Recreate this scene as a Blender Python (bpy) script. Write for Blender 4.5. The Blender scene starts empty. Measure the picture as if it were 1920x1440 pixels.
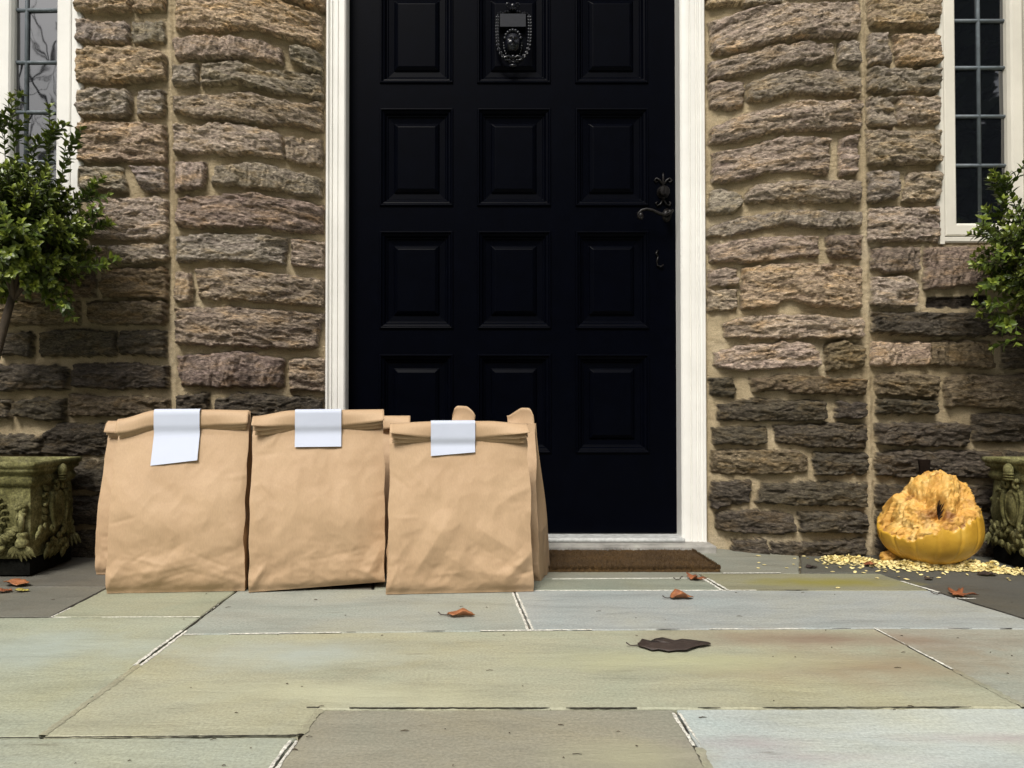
import bpy, math, random
import numpy as np
from mathutils import Vector, Matrix

R = math.radians
SC = bpy.context.scene
COL = SC.collection
# ------------------------------------------------------------------ camera, sky, sun, exposure
F, CX, HZ, PITCH, CAMH = 1442.0, 880.0, 768.0, R(0.9), 0.3697
YPP = HZ - F * math.tan(PITCH)
cam_data = bpy.data.cameras.new("camera")
cam = bpy.data.objects.new("camera", cam_data)
COL.objects.link(cam)
cam.location = (0, 0, CAMH)
cam.rotation_euler = (R(90) + PITCH, 0, 0)
cam_data.sensor_width = 36.0
cam_data.lens = F / 1920 * 36.0
cam_data.shift_x = (960 - CX) / 1920
cam_data.shift_y = (YPP - 720) / 1920
cam_data.clip_start, cam_data.clip_end = 0.02, 1000
SC.camera = cam

SUN_EL, SUN_AZ = R(51), R(200)      # azimuth measured from +Y towards +X
world = bpy.data.worlds.new("World"); SC.world = world
world.use_nodes = True
wn = world.node_tree; wn.nodes.clear()
sky = wn.nodes.new("ShaderNodeTexSky"); sky.sky_type = 'NISHITA'; sky.sun_disc = False
sky.sun_elevation = SUN_EL; sky.sun_rotation = SUN_AZ
sky.dust_density = 6.0; sky.air_density = 1.0; sky.ozone_density = 1.0
hsv = wn.nodes.new("ShaderNodeHueSaturation"); hsv.inputs['Saturation'].default_value = 0.25
bg = wn.nodes.new("ShaderNodeBackground"); bg.inputs[1].default_value = 0.052
wo = wn.nodes.new("ShaderNodeOutputWorld")
wn.links.new(sky.outputs[0], hsv.inputs['Color']); wn.links.new(hsv.outputs[0], bg.inputs[0]); wn.links.new(bg.outputs[0], wo.inputs[0])

sun_d = bpy.data.lights.new("sun", 'SUN'); sun_d.energy = 1.5; sun_d.angle = R(18); sun_d.color = (1.0, 0.95, 0.87)
sun = bpy.data.objects.new("sun", sun_d); COL.objects.link(sun)
sd = Vector((math.sin(SUN_AZ) * math.cos(SUN_EL), math.cos(SUN_AZ) * math.cos(SUN_EL), math.sin(SUN_EL)))
sun.rotation_euler = sd.to_track_quat('Z', 'Y').to_euler()
sun.location = sd * 20
SC.view_settings.view_transform = 'Standard'
SC.view_settings.look = 'None'
SC.view_settings.exposure = 1.16
SC.view_settings.gamma = 1.0
SC.render.engine = 'CYCLES'
SC.cycles.max_bounces = 6

# ------------------------------------------------------------------ calibration: pixel of the photo -> point in the place
SP, CP = math.sin(PITCH), math.cos(PITCH)
def ray(px, py):
    a = (px - CX) / F; b = (YPP - py) / F
    return np.array([a, CP - b * SP, SP + b * CP])
def atY(px, py, Y):
    d = ray(px, py); t = Y / d[1]
    return np.array([d[0] * t, Y, CAMH + d[2] * t])
def G(px, py, z=0.0):
    d = ray(px, py); t = (z - CAMH) / d[2]
    return np.array([d[0] * t, d[1] * t, z])

YW, YC, YD = 1.96, 2.055, 2.105       # wall face, door casing face, door face
XL, XR = atY(611, 500, YC)[0], atY(1322, 500, YC)[0]     # outer edges of the casing
def wall_y(x):
    x = np.asarray(x, float)
    eL = np.clip(1 - (XL - x) / 0.235, 0, 1); eR = np.clip(1 - (x - XR) / 0.235, 0, 1)
    mid = (XL + XR) / 2; t = np.where(x < mid, eL, eR)
    return YW + 0.112 * t ** 1.5
def onwall(px, py):
    Y = YW
    for _ in range(14):
        p = atY(px, py, Y); Y = 0.5 * Y + 0.5 * float(wall_y(p[0]))
    return p

# ------------------------------------------------------------------ numeric noise
def _hash(ix, iy, seed):
    n = (ix.astype(np.int64) * 374761393 + iy.astype(np.int64) * 668265263 + seed * 974634777) & 0x7fffffff
    n = ((n ^ (n >> 13)) * 1274126177) & 0x7fffffff
    return (n ^ (n >> 16)) & 0xffff
def perlin(x, y, seed=0):
    x = np.asarray(x, float); y = np.asarray(y, float)
    x0 = np.floor(x); y0 = np.floor(y); fx = x - x0; fy = y - y0
    def g(ix, iy, dx, dy):
        a = _hash(ix, iy, seed) * (2 * math.pi / 65536)
        return np.cos(a) * dx + np.sin(a) * dy
    u = fx ** 3 * (fx * (6 * fx - 15) + 10); v = fy ** 3 * (fy * (6 * fy - 15) + 10)
    a = g(x0, y0, fx, fy); b = g(x0 + 1, y0, fx - 1, fy); c = g(x0, y0 + 1, fx, fy - 1); d = g(x0 + 1, y0 + 1, fx - 1, fy - 1)
    return ((a + (b - a) * u) * (1 - v) + (c + (d - c) * u) * v) * 1.5
def fbm(x, y, o=4, seed=0, gain=0.5, lac=2.03):
    s = 0; a = 1.0
    for k in range(o):
        s = s + a * perlin(x, y, seed + k * 17); x = x * lac + 3.7; y = y * lac + 1.3; a *= gain
    return s
def ridged(x, y, o=4, seed=0, gain=0.55):
    s = 0; a = 1.0
    for k in range(o):
        s = s + a * (1 - 2 * np.abs(perlin(x, y, seed + k * 31))); x = x * 2.1 + 5.1; y = y * 2.1 + 2.2; a *= gain
    return s
def sst(a, b, x):
    t = np.clip((x - a) / (b - a), 0, 1); return t * t * (3 - 2 * t)

# ------------------------------------------------------------------ object helpers
def tag(o, label=None, cat=None, group=None, kind=None):
    if label: o['label'] = label
    if cat: o['category'] = cat
    if group: o['group'] = group
    if kind: o['kind'] = kind
    return o
def empty(name, loc=(0, 0, 0), rz=0, parent=None):
    o = bpy.data.objects.new(name, None); COL.objects.link(o); o.location = loc; o.rotation_euler = (0, 0, rz)
    o.empty_display_size = 0.05
    if parent: o.parent = parent
    return o
def mesh_obj(name, V, Fc, mat, parent=None, smooth=True, loc=None, rot=None):
    me = bpy.data.meshes.new(name)
    V = np.asarray(V, float)
    if isinstance(Fc, np.ndarray):
        n = len(Fc); k = Fc.shape[1]
        me.vertices.add(len(V)); me.vertices.foreach_set("co", V.astype(np.float32).ravel())
        me.loops.add(n * k); me.loops.foreach_set("vertex_index", Fc.astype(np.int32).ravel())
        me.polygons.add(n); me.polygons.foreach_set("loop_start", (np.arange(n) * k).astype(np.int32))
        me.update(calc_edges=True); me.validate()
    else:
        me.from_pydata([tuple(v) for v in V], [], Fc); me.update()
    mats = mat if isinstance(mat, (list, tuple)) else [mat]
    for m in mats: me.materials.append(m)
    if smooth: me.polygons.foreach_set("use_smooth", [True] * len(me.polygons))
    o = bpy.data.objects.new(name, me); COL.objects.link(o)
    if loc is not None: o.location = loc
    if rot is not None: o.rotation_euler = rot
    if parent is not None: o.parent = parent
    return o
def vcol(o, name, cols):
    a = o.data.color_attributes.new(name, 'FLOAT_COLOR', 'POINT')
    c = np.ones((len(o.data.vertices), 4), np.float32); c[:, :cols.shape[1]] = cols
    a.data.foreach_set("color", c.ravel())
def vfloat(o, name, vals):
    a = o.data.attributes.new(name, 'FLOAT', 'POINT'); a.data.foreach_set("value", np.asarray(vals, np.float32).ravel())
def grid_faces(nu, nv, wrap_u=False):
    f = []
    iu = np.arange(nu if wrap_u else nu - 1); iv = np.arange(nv - 1)
    I, J = np.meshgrid(iu, iv, indexing='ij'); I2 = (I + 1) % nu
    return np.stack([I * nv + J, I2 * nv + J, I2 * nv + J + 1, I * nv + J + 1], -1).reshape(-1, 4)

class MB:
    def __init__(s): s.v = []; s.f = []; s.m = []; s.mi = 0
    def add(s, V, Fc):
        b = len(s.v); s.v.extend([tuple(map(float, p)) for p in V])
        for f in Fc: s.f.append([int(i) + b for i in f]); s.m.append(s.mi)
        return s
    def box(s, x0, x1, y0, y1, z0, z1):
        V = [(x, y, z) for x in (x0, x1) for y in (y0, y1) for z in (z0, z1)]
        return s.add(V, [(0, 1, 3, 2), (4, 6, 7, 5), (0, 4, 5, 1), (2, 3, 7, 6), (0, 2, 6, 4), (1, 5, 7, 3)])
    def grid(s, P):
        P = np.asarray(P); nu, nv = P.shape[:2]
        return s.add(P.reshape(-1, 3), grid_faces(nu, nv))
    def tube(s, pts, rad, n=8, caps=True):
        pts = [Vector(p) for p in pts]; N = len(pts); b = len(s.v)
        if not hasattr(rad, '__len__'): rad = [rad] * N
        up = None
        for i, p in enumerate(pts):
            t = (pts[min(i + 1, N - 1)] - pts[max(i - 1, 0)])
            t = t.normalized() if t.length > 1e-9 else Vector((0, 0, 1))
            if up is None:
                a = Vector((0, 0, 1)) if abs(t.z) < 0.9 else Vector((1, 0, 0)); up = t.cross(a).normalized()
            up = (up - t * up.dot(t)).normalized(); w = t.cross(up)
            for k in range(n):
                a = 2 * math.pi * k / n
                s.v.append(tuple(p + (up * math.cos(a) + w * math.sin(a)) * rad[i]))
        for i in range(N - 1):
            for k in range(n):
                k2 = (k + 1) % n
                s.f.append([b + i * n + k, b + i * n + k2, b + (i + 1) * n + k2, b + (i + 1) * n + k]); s.m.append(s.mi)
        if caps:
            s.f.append([b + k for k in range(n)][::-1]); s.m.append(s.mi)
            s.f.append([b + (N - 1) * n + k for k in range(n)]); s.m.append(s.mi)
        return s
    def blob(s, c, r, M=None, nu=10, nv=7):
        V = []
        for j in range(nv + 1):
            ph = -math.pi / 2 + math.pi * j / nv
            for i in range(nu):
                th = 2 * math.pi * i / nu
                p = Vector((math.cos(ph) * math.cos(th) * r[0], math.cos(ph) * math.sin(th) * r[1], math.sin(ph) * r[2]))
                if M is not None: p = M @ p
                V.append((c[0] + p.x, c[1] + p.y, c[2] + p.z))
        Fc = [(j * nu + i, j * nu + (i + 1) % nu, (j + 1) * nu + (i + 1) % nu, (j + 1) * nu + i) for j in range(nv) for i in range(nu)]
        return s.add(V, Fc)
    def lathe(s, prof, c=(0, 0, 0), n=16):
        V = [(c[0] + r * math.cos(2 * math.pi * i / n), c[1] + r * math.sin(2 * math.pi * i / n), c[2] + z) for r, z in prof for i in range(n)]
        Fc = [(j * n + i, j * n + (i + 1) % n, (j + 1) * n + (i + 1) % n, (j + 1) * n + i) for j in range(len(prof) - 1) for i in range(n)]
        return s.add(V, Fc)
    def build(s, name, mat, parent=None, smooth=True, loc=None, rot=None):
        o = mesh_obj(name, s.v, s.f, mat, parent, smooth, loc, rot)
        if isinstance(mat, (list, tuple)): o.data.polygons.foreach_set("material_index", s.m)
        return o
def autosmooth(o, deg=35):
    me = o.data; me.update()
    import bmesh
    bm = bmesh.new(); bm.from_mesh(me)
    for e in bm.edges:
        if len(e.link_faces) == 2: e.smooth = e.calc_face_angle(0) < R(deg)
    bm.to_mesh(me); bm.free(); return o
def bevel(o, w, seg=2):
    m = o.modifiers.new("bevel", 'BEVEL'); m.width = w; m.segments = seg; m.limit_method = 'ANGLE'; return o
def solid(o, t, off=0.0):
    m = o.modifiers.new("solidify", 'SOLIDIFY'); m.thickness = t; m.offset = off; return o

# ------------------------------------------------------------------ materials
class NT:
    def __init__(s, name):
        s.m = bpy.data.materials.new(name); s.m.use_nodes = True; s.t = s.m.node_tree; s.t.nodes.clear()
        s.out = s.t.nodes.new("ShaderNodeOutputMaterial"); s.p = s.t.nodes.new("ShaderNodeBsdfPrincipled")
        s.t.links.new(s.p.outputs[0], s.out.inputs[0])
    def n(s, typ, **kw):
        nd = s.t.nodes.new("ShaderNode" + typ)
        for k, v in kw.items(): setattr(nd, k, v)
        return nd
    def link(s, a, b): s.t.links.new(a, b)
    def setin(s, sock, v):
        if hasattr(v, 'is_linked') or isinstance(v, bpy.types.NodeSocket): s.t.links.new(v, sock)
        else:
            if sock.type == 'RGBA' and len(v) == 3: v = (*v, 1)
            sock.default_value = v
    def coord(s, scale=(1, 1, 1), kind='Object', rot=(0, 0, 0)):
        tc = s.n("TexCoord"); mp = s.n("Mapping"); s.link(tc.outputs[kind], mp.inputs[0])
        mp.inputs['Scale'].default_value = scale; mp.inputs['Rotation'].default_value = rot
        return mp.outputs[0]
    def noise(s, vec, scale=5, detail=4, rough=0.55, dist=0.0, col=False):
        t = s.n("TexNoise"); s.link(vec, t.inputs['Vector'])
        t.inputs['Scale'].default_value = scale; t.inputs['Detail'].default_value = detail
        t.inputs['Roughness'].default_value = rough; t.inputs['Distortion'].default_value = dist
        return t.outputs['Color' if col else 'Fac']
    def ramp(s, fac, stops):
        r = s.n("ValToRGB"); s.link(fac, r.inputs[0]); e = r.color_ramp.elements
        while len(e) < len(stops): e.new(0.5)
        for i, (p, c) in enumerate(stops):
            e[i].position = p
            if not hasattr(c, '__len__'): c = (c, c, c)
            e[i].color = (*c[:3], 1)
        return r.outputs[0]
    def mix(s, fac, a, b, mode='MIX'):
        m = s.n("Mix", data_type='RGBA', blend_type=mode)
        s.setin(m.inputs[0], fac); s.setin(m.inputs[6], a); s.setin(m.inputs[7], b)
        return m.outputs[2]
    def math(s, op, a, b=0.0, clamp=False):
        m = s.n("Math", operation=op, use_clamp=clamp); s.setin(m.inputs[0], a); s.setin(m.inputs[1], b); return m.outputs[0]
    def attr(s, name, out='Color'):
        a = s.n("Attribute", attribute_name=name); return a.outputs[out]
    def bump(s, h, strength=0.3, dist=0.01, prev=None):
        b = s.n("Bump"); b.inputs['Strength'].default_value = strength; b.inputs['Distance'].default_value = dist
        s.link(h, b.inputs['Height'])
        if prev is not None: s.link(prev, b.inputs['Normal'])
        s.link(b.outputs[0], s.p.inputs['Normal']); return b.outputs[0]
    def set(s, **kw):
        for k, v in kw.items(): s.setin(s.p.inputs[k.replace('_', ' ')], v)
        return s

def simple(name, col, rough=0.6, var=0.15, nscale=30, bump=0.1, bscale=200, bdist=0.002, spec=0.5, metal=0.0):
    t = NT(name); c = t.coord()
    f = t.noise(c, nscale, 5, 0.6)
    lo = tuple(max(0, v * (1 - var)) for v in col); hi = tuple(v * (1 + var) for v in col)
    t.set(Base_Color=t.ramp(f, [(0.3, lo), (0.7, hi)]), Roughness=rough, Metallic=metal)
    t.p.inputs['Specular IOR Level'].default_value = spec
    if bump: t.bump(t.noise(c, bscale, 4, 0.6), bump, bdist)
    return t.m

def m_wall():
    t = NT("stone_and_mortar"); tint = t.attr("tint"); mask = t.attr("stone", 'Fac')
    rnd = t.attr("shift", 'Fac')
    c = t.coord((1, 1, 3.2)); cm = t.n("Combine" + "XYZ"); t.link(rnd, cm.inputs[1])
    va = t.n("VectorMath", operation='ADD'); t.link(c, va.inputs[0]); t.link(cm.outputs[0], va.inputs[1]); v = va.outputs[0]
    n1 = t.noise(v, 75, 9, 0.74, 0.9); n2 = t.noise(v, 14, 5, 0.6, 0.3); n3 = t.noise(v, 160, 5, 0.7)
    f = t.ramp(n1, [(0.34, 0.16), (0.46, 0.70), (0.55, 1.22), (0.67, 2.1)])
    s = t.mix(1.0, tint, f, 'MULTIPLY')
    hue = t.ramp(n2, [(0.3, (0.97, 0.90, 0.88)), (0.5, (1.04, 1, 0.92)), (0.68, (1.18, 1.0, 0.72))])
    s = t.mix(1.0, s, hue, 'MULTIPLY')
    s = t.mix(t.ramp(n3, [(0.62, 0.0), (0.75, 0.6)]), s, (0.42, 0.38, 0.33))
    c2 = t.coord()
    g = t.noise(c2, 7, 5, 0.6); g2 = t.noise(c2, 420, 3, 0.7)
    mo = t.ramp(g, [(0.3, (0.45, 0.355, 0.215)), (0.55, (0.58, 0.47, 0.30)), (0.75, (0.64, 0.54, 0.38))])
    mo = t.mix(1.0, mo, t.ramp(g2, [(0.3, 0.72), (0.6, 1.12)]), 'MULTIPLY')
    t.set(Base_Color=t.mix(mask, mo, s), Roughness=0.9)
    t.p.inputs['Specular IOR Level'].default_value = 0.25
    b1 = t.bump(n1, 1.0, 0.010)
    b2 = t.bump(t.noise(v, 210, 4, 0.7), 0.5, 0.004, b1)
    t.bump(g2, 0.4, 0.0022, b2)
    return t.m

M = {}
M['wall'] = m_wall()
M['white'] = simple("white_paint", (0.72, 0.71, 0.67), 0.45, 0.06, 9, 0.08, 90, 0.002)
M['cream'] = simple("cream_paint", (0.62, 0.59, 0.51), 0.5, 0.08, 8, 0.1, 90, 0.002)
M['door'] = simple("black_gloss_paint", (0.0006, 0.0009, 0.0024), 0.34, 0.2, 20, 0.04, 60, 0.001, 0.035)
M['iron'] = simple("black_gloss_iron", (0.0035, 0.004, 0.007), 0.22, 0.2, 40, 0.1, 120, 0.001, 0.42)
M['bronze'] = simple("dark_bronze", (0.0035, 0.0024, 0.002), 0.42, 0.3, 60, 0.1, 160, 0.001, 0.25)
M['lead'] = simple("weathered_lead", (0.10, 0.12, 0.135), 0.55, 0.25, 60, 0.15, 160, 0.001)
M['sill'] = simple("weathered_sill_stone", (0.27, 0.26, 0.235), 0.8, 0.35, 25, 0.3, 140, 0.004)
M['metal'] = simple("worn_sill_strip", (0.42, 0.43, 0.42), 0.45, 0.3, 60, 0.15, 120, 0.002)
M['foot'] = simple("near_black_foot", (0.004, 0.004, 0.003), 0.95, 0.5, 60, 0.5, 150, 0.004, 0.1)  # flat near-black colour over the whole planter foot
M['soil'] = simple("dark_soil", (0.03, 0.022, 0.015), 0.95, 0.4, 60, 0.5, 150, 0.006)
M['bark'] = simple("shrub_bark", (0.055, 0.04, 0.026), 0.9, 0.4, 50, 0.5, 120, 0.004)
M['twigs'] = simple("green_brown_twigs", (0.045, 0.05, 0.02), 0.8, 0.3, 50, 0.2, 120, 0.002)

def m_glass():
    t = NT("dark_window_glass"); c = t.coord()
    t.set(Base_Color=(0.006, 0.007, 0.009), Roughness=0.02, IOR=2.5)
    t.bump(t.noise(c, 9, 2, 0.5), 0.04, 0.01)
    return t.m
M['glass'] = m_glass()

def m_paper():
    t = NT("kraft_paper"); c = t.coord(); o = t.n("ObjectInfo")
    f = t.noise(c, 6, 4, 0.55); fine = t.noise(t.coord((1, 1, 0.25)), 420, 4, 0.7)
    col = t.ramp(f, [(0.3, (0.41, 0.278, 0.165)), (0.7, (0.465, 0.325, 0.198))])
    col = t.mix(1.0, col, t.ramp(fine, [(0.25, 0.90), (0.7, 1.05)]), 'MULTIPLY')
    t.set(Base_Color=col, Roughness=0.62)
    t.p.inputs['Specular IOR Level'].default_value = 0.3
    b = t.bump(t.noise(c, 28, 4, 0.55, 0.4), 0.07, 0.006)
    t.bump(fine, 0.16, 0.0012, b)
    return t.m
M['paper'] = m_paper()
M['label'] = simple("white_sticker", (0.51, 0.55, 0.655), 0.6, 0.03, 12, 0.04, 60, 0.001, 0.2)

def m_coir():
    t = NT("brown_coir"); c = t.coord()
    f = t.noise(c, 600, 4, 0.7); g = t.noise(c, 12, 3, 0.5)
    col = t.ramp(f, [(0.3, (0.030, 0.015, 0.004)), (0.55, (0.090, 0.046, 0.009)), (0.72, (0.23, 0.13, 0.030))])
    t.set(Base_Color=t.mix(1.0, col, t.ramp(g, [(0.3, 0.7), (0.7, 1.1)]), 'MULTIPLY'), Roughness=0.95)
    t.bump(f, 0.8, 0.006); return t.m
M['coir'] = m_coir()

def m_moss_stone():
    t = NT("mossy_cast_stone"); c = t.coord()
    f = t.noise(c, 18, 6, 0.62); g = t.noise(c, 170, 5, 0.7)
    col = t.ramp(f, [(0.25, (0.035, 0.033, 0.008)), (0.45, (0.10, 0.094, 0.036)), (0.6, (0.185, 0.175, 0.078)), (0.78, (0.29, 0.28, 0.16))])
    col = t.mix(1.0, col, t.ramp(g, [(0.3, 0.35), (0.5, 1.0), (0.70, 1.7)]), 'MULTIPLY')
    t.set(Base_Color=col, Roughness=0.92); t.p.inputs['Specular IOR Level'].default_value = 0.2
    t.bump(g, 0.5, 0.004); return t.m
M['moss'] = m_moss_stone()

def m_leafgreen():
    t = NT("boxwood_leaf"); a = t.attr("tint")
    c = t.coord(); f = t.noise(c, 60, 3, 0.5)
    t.set(Base_Color=t.mix(1.0, a, t.ramp(f, [(0.3, 0.75), (0.7, 1.2)]), 'MULTIPLY'), Roughness=0.36)
    t.p.inputs['Specular IOR Level'].default_value = 0.45
    return t.m
M['leaf'] = m_leafgreen()
def m_dryleaf(name, c1, c2):
    t = NT(name); c = t.coord(); f = t.noise(c, 70, 5, 0.6, 0.5)
    t.set(Base_Color=t.ramp(f, [(0.3, c1), (0.7, c2)]), Roughness=0.6)
    t.bump(t.noise(c, 150, 4, 0.6), 0.4, 0.003); return t.m
M['dry_orange'] = m_dryleaf("dry_orange_leaf", (0.16, 0.050, 0.018), (0.38, 0.15, 0.055))
M['dry_brown'] = m_dryleaf("dry_dark_leaf", (0.022, 0.014, 0.011), (0.050, 0.034, 0.027))
M['dry_red'] = m_dryleaf("dry_red_leaf", (0.10, 0.028, 0.011), (0.30, 0.10, 0.035))
M['dry_yellow'] = m_dryleaf("dry_yellow_leaf", (0.22, 0.17, 0.03), (0.42, 0.36, 0.08))

def m_rind():
    t = NT("yellow_pumpkin_rind"); c = t.coord(); f = t.noise(c, 16, 5, 0.6); g = t.noise(c, 240, 2, 0.5)
    col = t.ramp(f, [(0.3, (0.38, 0.20, 0.018)), (0.55, (0.53, 0.30, 0.03)), (0.75, (0.58, 0.365, 0.06))])
    col = t.mix(t.ramp(g, [(0.70, 0.0), (0.76, 0.75)]), col, (0.07, 0.035, 0.01))
    t.set(Base_Color=col, Roughness=0.42); t.bump(t.noise(c, 60, 4, 0.6), 0.12, 0.003); return t.m
def m_flesh():
    t = NT("gnawed_pumpkin_flesh"); c = t.coord(); f = t.noise(c, 24, 6, 0.65, 0.4); g = t.noise(c, 15, 5, 0.6, 0.5); k = t.noise(c, 150, 5, 0.7)
    col = t.ramp(f, [(0.25, (0.40, 0.165, 0.02)), (0.5, (0.60, 0.335, 0.07)), (0.75, (0.69, 0.50, 0.19))])
    col = t.mix(t.ramp(g, [(0.53, 0.0), (0.66, 0.95)]), col, (0.20, 0.075, 0.014))
    t.set(Base_Color=col, Roughness=0.6)
    b = t.bump(f, 0.5, 0.01); t.bump(k, 0.45, 0.004, b); return t.m
M['cavity'] = simple("hollow_shade_brown", (0.035, 0.012, 0.004), 0.9, 0.5, 80, 0.4, 200, 0.003)  # shade inside the gnawed hole, painted in as dark brown
M['rind'] = m_rind(); M['flesh'] = m_flesh()
M['seed'] = simple("pale_pumpkin_seed", (0.68, 0.57, 0.26), 0.5, 0.4, 90, 0.2, 300, 0.001)
M['grass'] = simple("lawn_grass", (0.05, 0.075, 0.02), 0.9, 0.4, 3, 0.3, 40, 0.02)
M['evergreen'] = simple("evergreen_needles", (0.022, 0.036, 0.014), 0.8, 0.4, 4, 0, 10)
M['treebark'] = simple("tree_bark", (0.045, 0.036, 0.028), 0.9, 0.3, 8, 0.4, 30, 0.01)
M['debris'] = simple("dark_litter", (0.05, 0.035, 0.02), 0.9, 0.5, 60, 0)

def m_paving():
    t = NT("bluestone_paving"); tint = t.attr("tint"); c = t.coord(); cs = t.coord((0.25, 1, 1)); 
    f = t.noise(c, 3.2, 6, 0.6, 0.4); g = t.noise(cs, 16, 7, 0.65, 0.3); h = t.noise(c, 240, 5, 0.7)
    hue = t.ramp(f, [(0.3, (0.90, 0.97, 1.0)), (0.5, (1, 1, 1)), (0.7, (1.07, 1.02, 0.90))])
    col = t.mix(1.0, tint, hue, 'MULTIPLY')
    col = t.mix(1.0, col, t.ramp(g, [(0.25, 0.78), (0.5, 1.0), (0.78, 1.10)]), 'MULTIPLY')
    col = t.mix(1.0, col, t.ramp(h, [(0.3, 0.74), (0.65, 1.14)]), 'MULTIPLY')
    sep = t.n("SeparateXYZ"); t.link(c, sep.inputs[0])
    wn_ = t.math('MULTIPLY', t.math('SUBTRACT', t.noise(c, 9, 5, 0.6), 0.5), 1.6)
    for (cx, cy, rx, ry, rgb, amt) in STAINS:
        dx = t.math('DIVIDE', t.math('SUBTRACT', sep.outputs[0], cx), rx); dy = t.math('DIVIDE', t.math('SUBTRACT', sep.outputs[1], cy), ry)
        d = t.math('SQRT', t.math('ADD', t.math('MULTIPLY', dx, dx), t.math('MULTIPLY', dy, dy)))
        d = t.math('ADD', d, wn_)
        k = t.math('MULTIPLY', t.math('SUBTRACT', 1.0, d, True), amt, True)
        col = t.mix(k, col, rgb)
    streak = t.noise(t.coord((0.12, 1, 1)), 60, 5, 0.7); gate = t.noise(c, 4, 2, 0.5)
    sk = t.math('MULTIPLY', t.ramp(streak, [(0.60, 0.0), (0.70, 0.55)]), t.ramp(gate, [(0.5, 0.0), (0.62, 1.0)]))
    col = t.mix(sk, col, (0.10, 0.085, 0.055))
    t.set(Base_Color=col, Roughness=t.ramp(g, [(0.3, 0.55), (0.7, 0.78)]))
    t.p.inputs['Specular IOR Level'].default_value = 0.35
    b = t.bump(g, 0.55, 0.008); t.bump(h, 0.35, 0.0018, b)
    return t.m
STAINS = []
def stain(px, py, rx, ry, rgb, amt):
    p = G(px, py); STAINS.append((float(p[0]), float(p[1]), rx, ry, rgb, amt))
stain(1560, 1200, 0.42, 0.07, (0.235, 0.175, 0.125), 0.9)
stain(1640, 1250, 0.30, 0.10, (0.265, 0.205, 0.13), 0.9)
stain(1290, 1240, 0.30, 0.06, (0.37, 0.37, 0.23), 1.0)
stain(560, 1225, 0.20, 0.10, (0.34, 0.375, 0.335), 0.9)
stain(60, 1215, 0.22, 0.12, (0.34, 0.385, 0.345), 0.9)
stain(1540, 1092, 0.22, 0.05, (0.22, 0.20, 0.055), 1.3)
stain(1410, 1395, 0.10, 0.03, (0.34, 0.29, 0.29), 0.6)
stain(1500, 1420, 0.16, 0.02, (0.33, 0.28, 0.28), 0.6)
stain(1880, 1385, 0.16, 0.02, (0.34, 0.29, 0.29), 0.6)
stain(1180, 1420, 0.12, 0.05, (0.30, 0.29, 0.20), 1.0)
stain(640, 1300, 0.25, 0.06, (0.42, 0.42, 0.29), 0.8)
M['paving'] = m_paving()
M['grout_white'] = simple("white_grout", (0.55, 0.54, 0.48), 0.9, 0.55, 190, 0.4, 220, 0.003)
M['grout_dark'] = simple("dark_open_joint", (0.018, 0.015, 0.010), 0.95, 0.4, 80, 0.4, 220, 0.003)
M['grout_bed'] = simple("earthy_joint_bed", (0.10, 0.085, 0.055), 0.95, 0.4, 50, 0.4, 220, 0.003)

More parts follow.
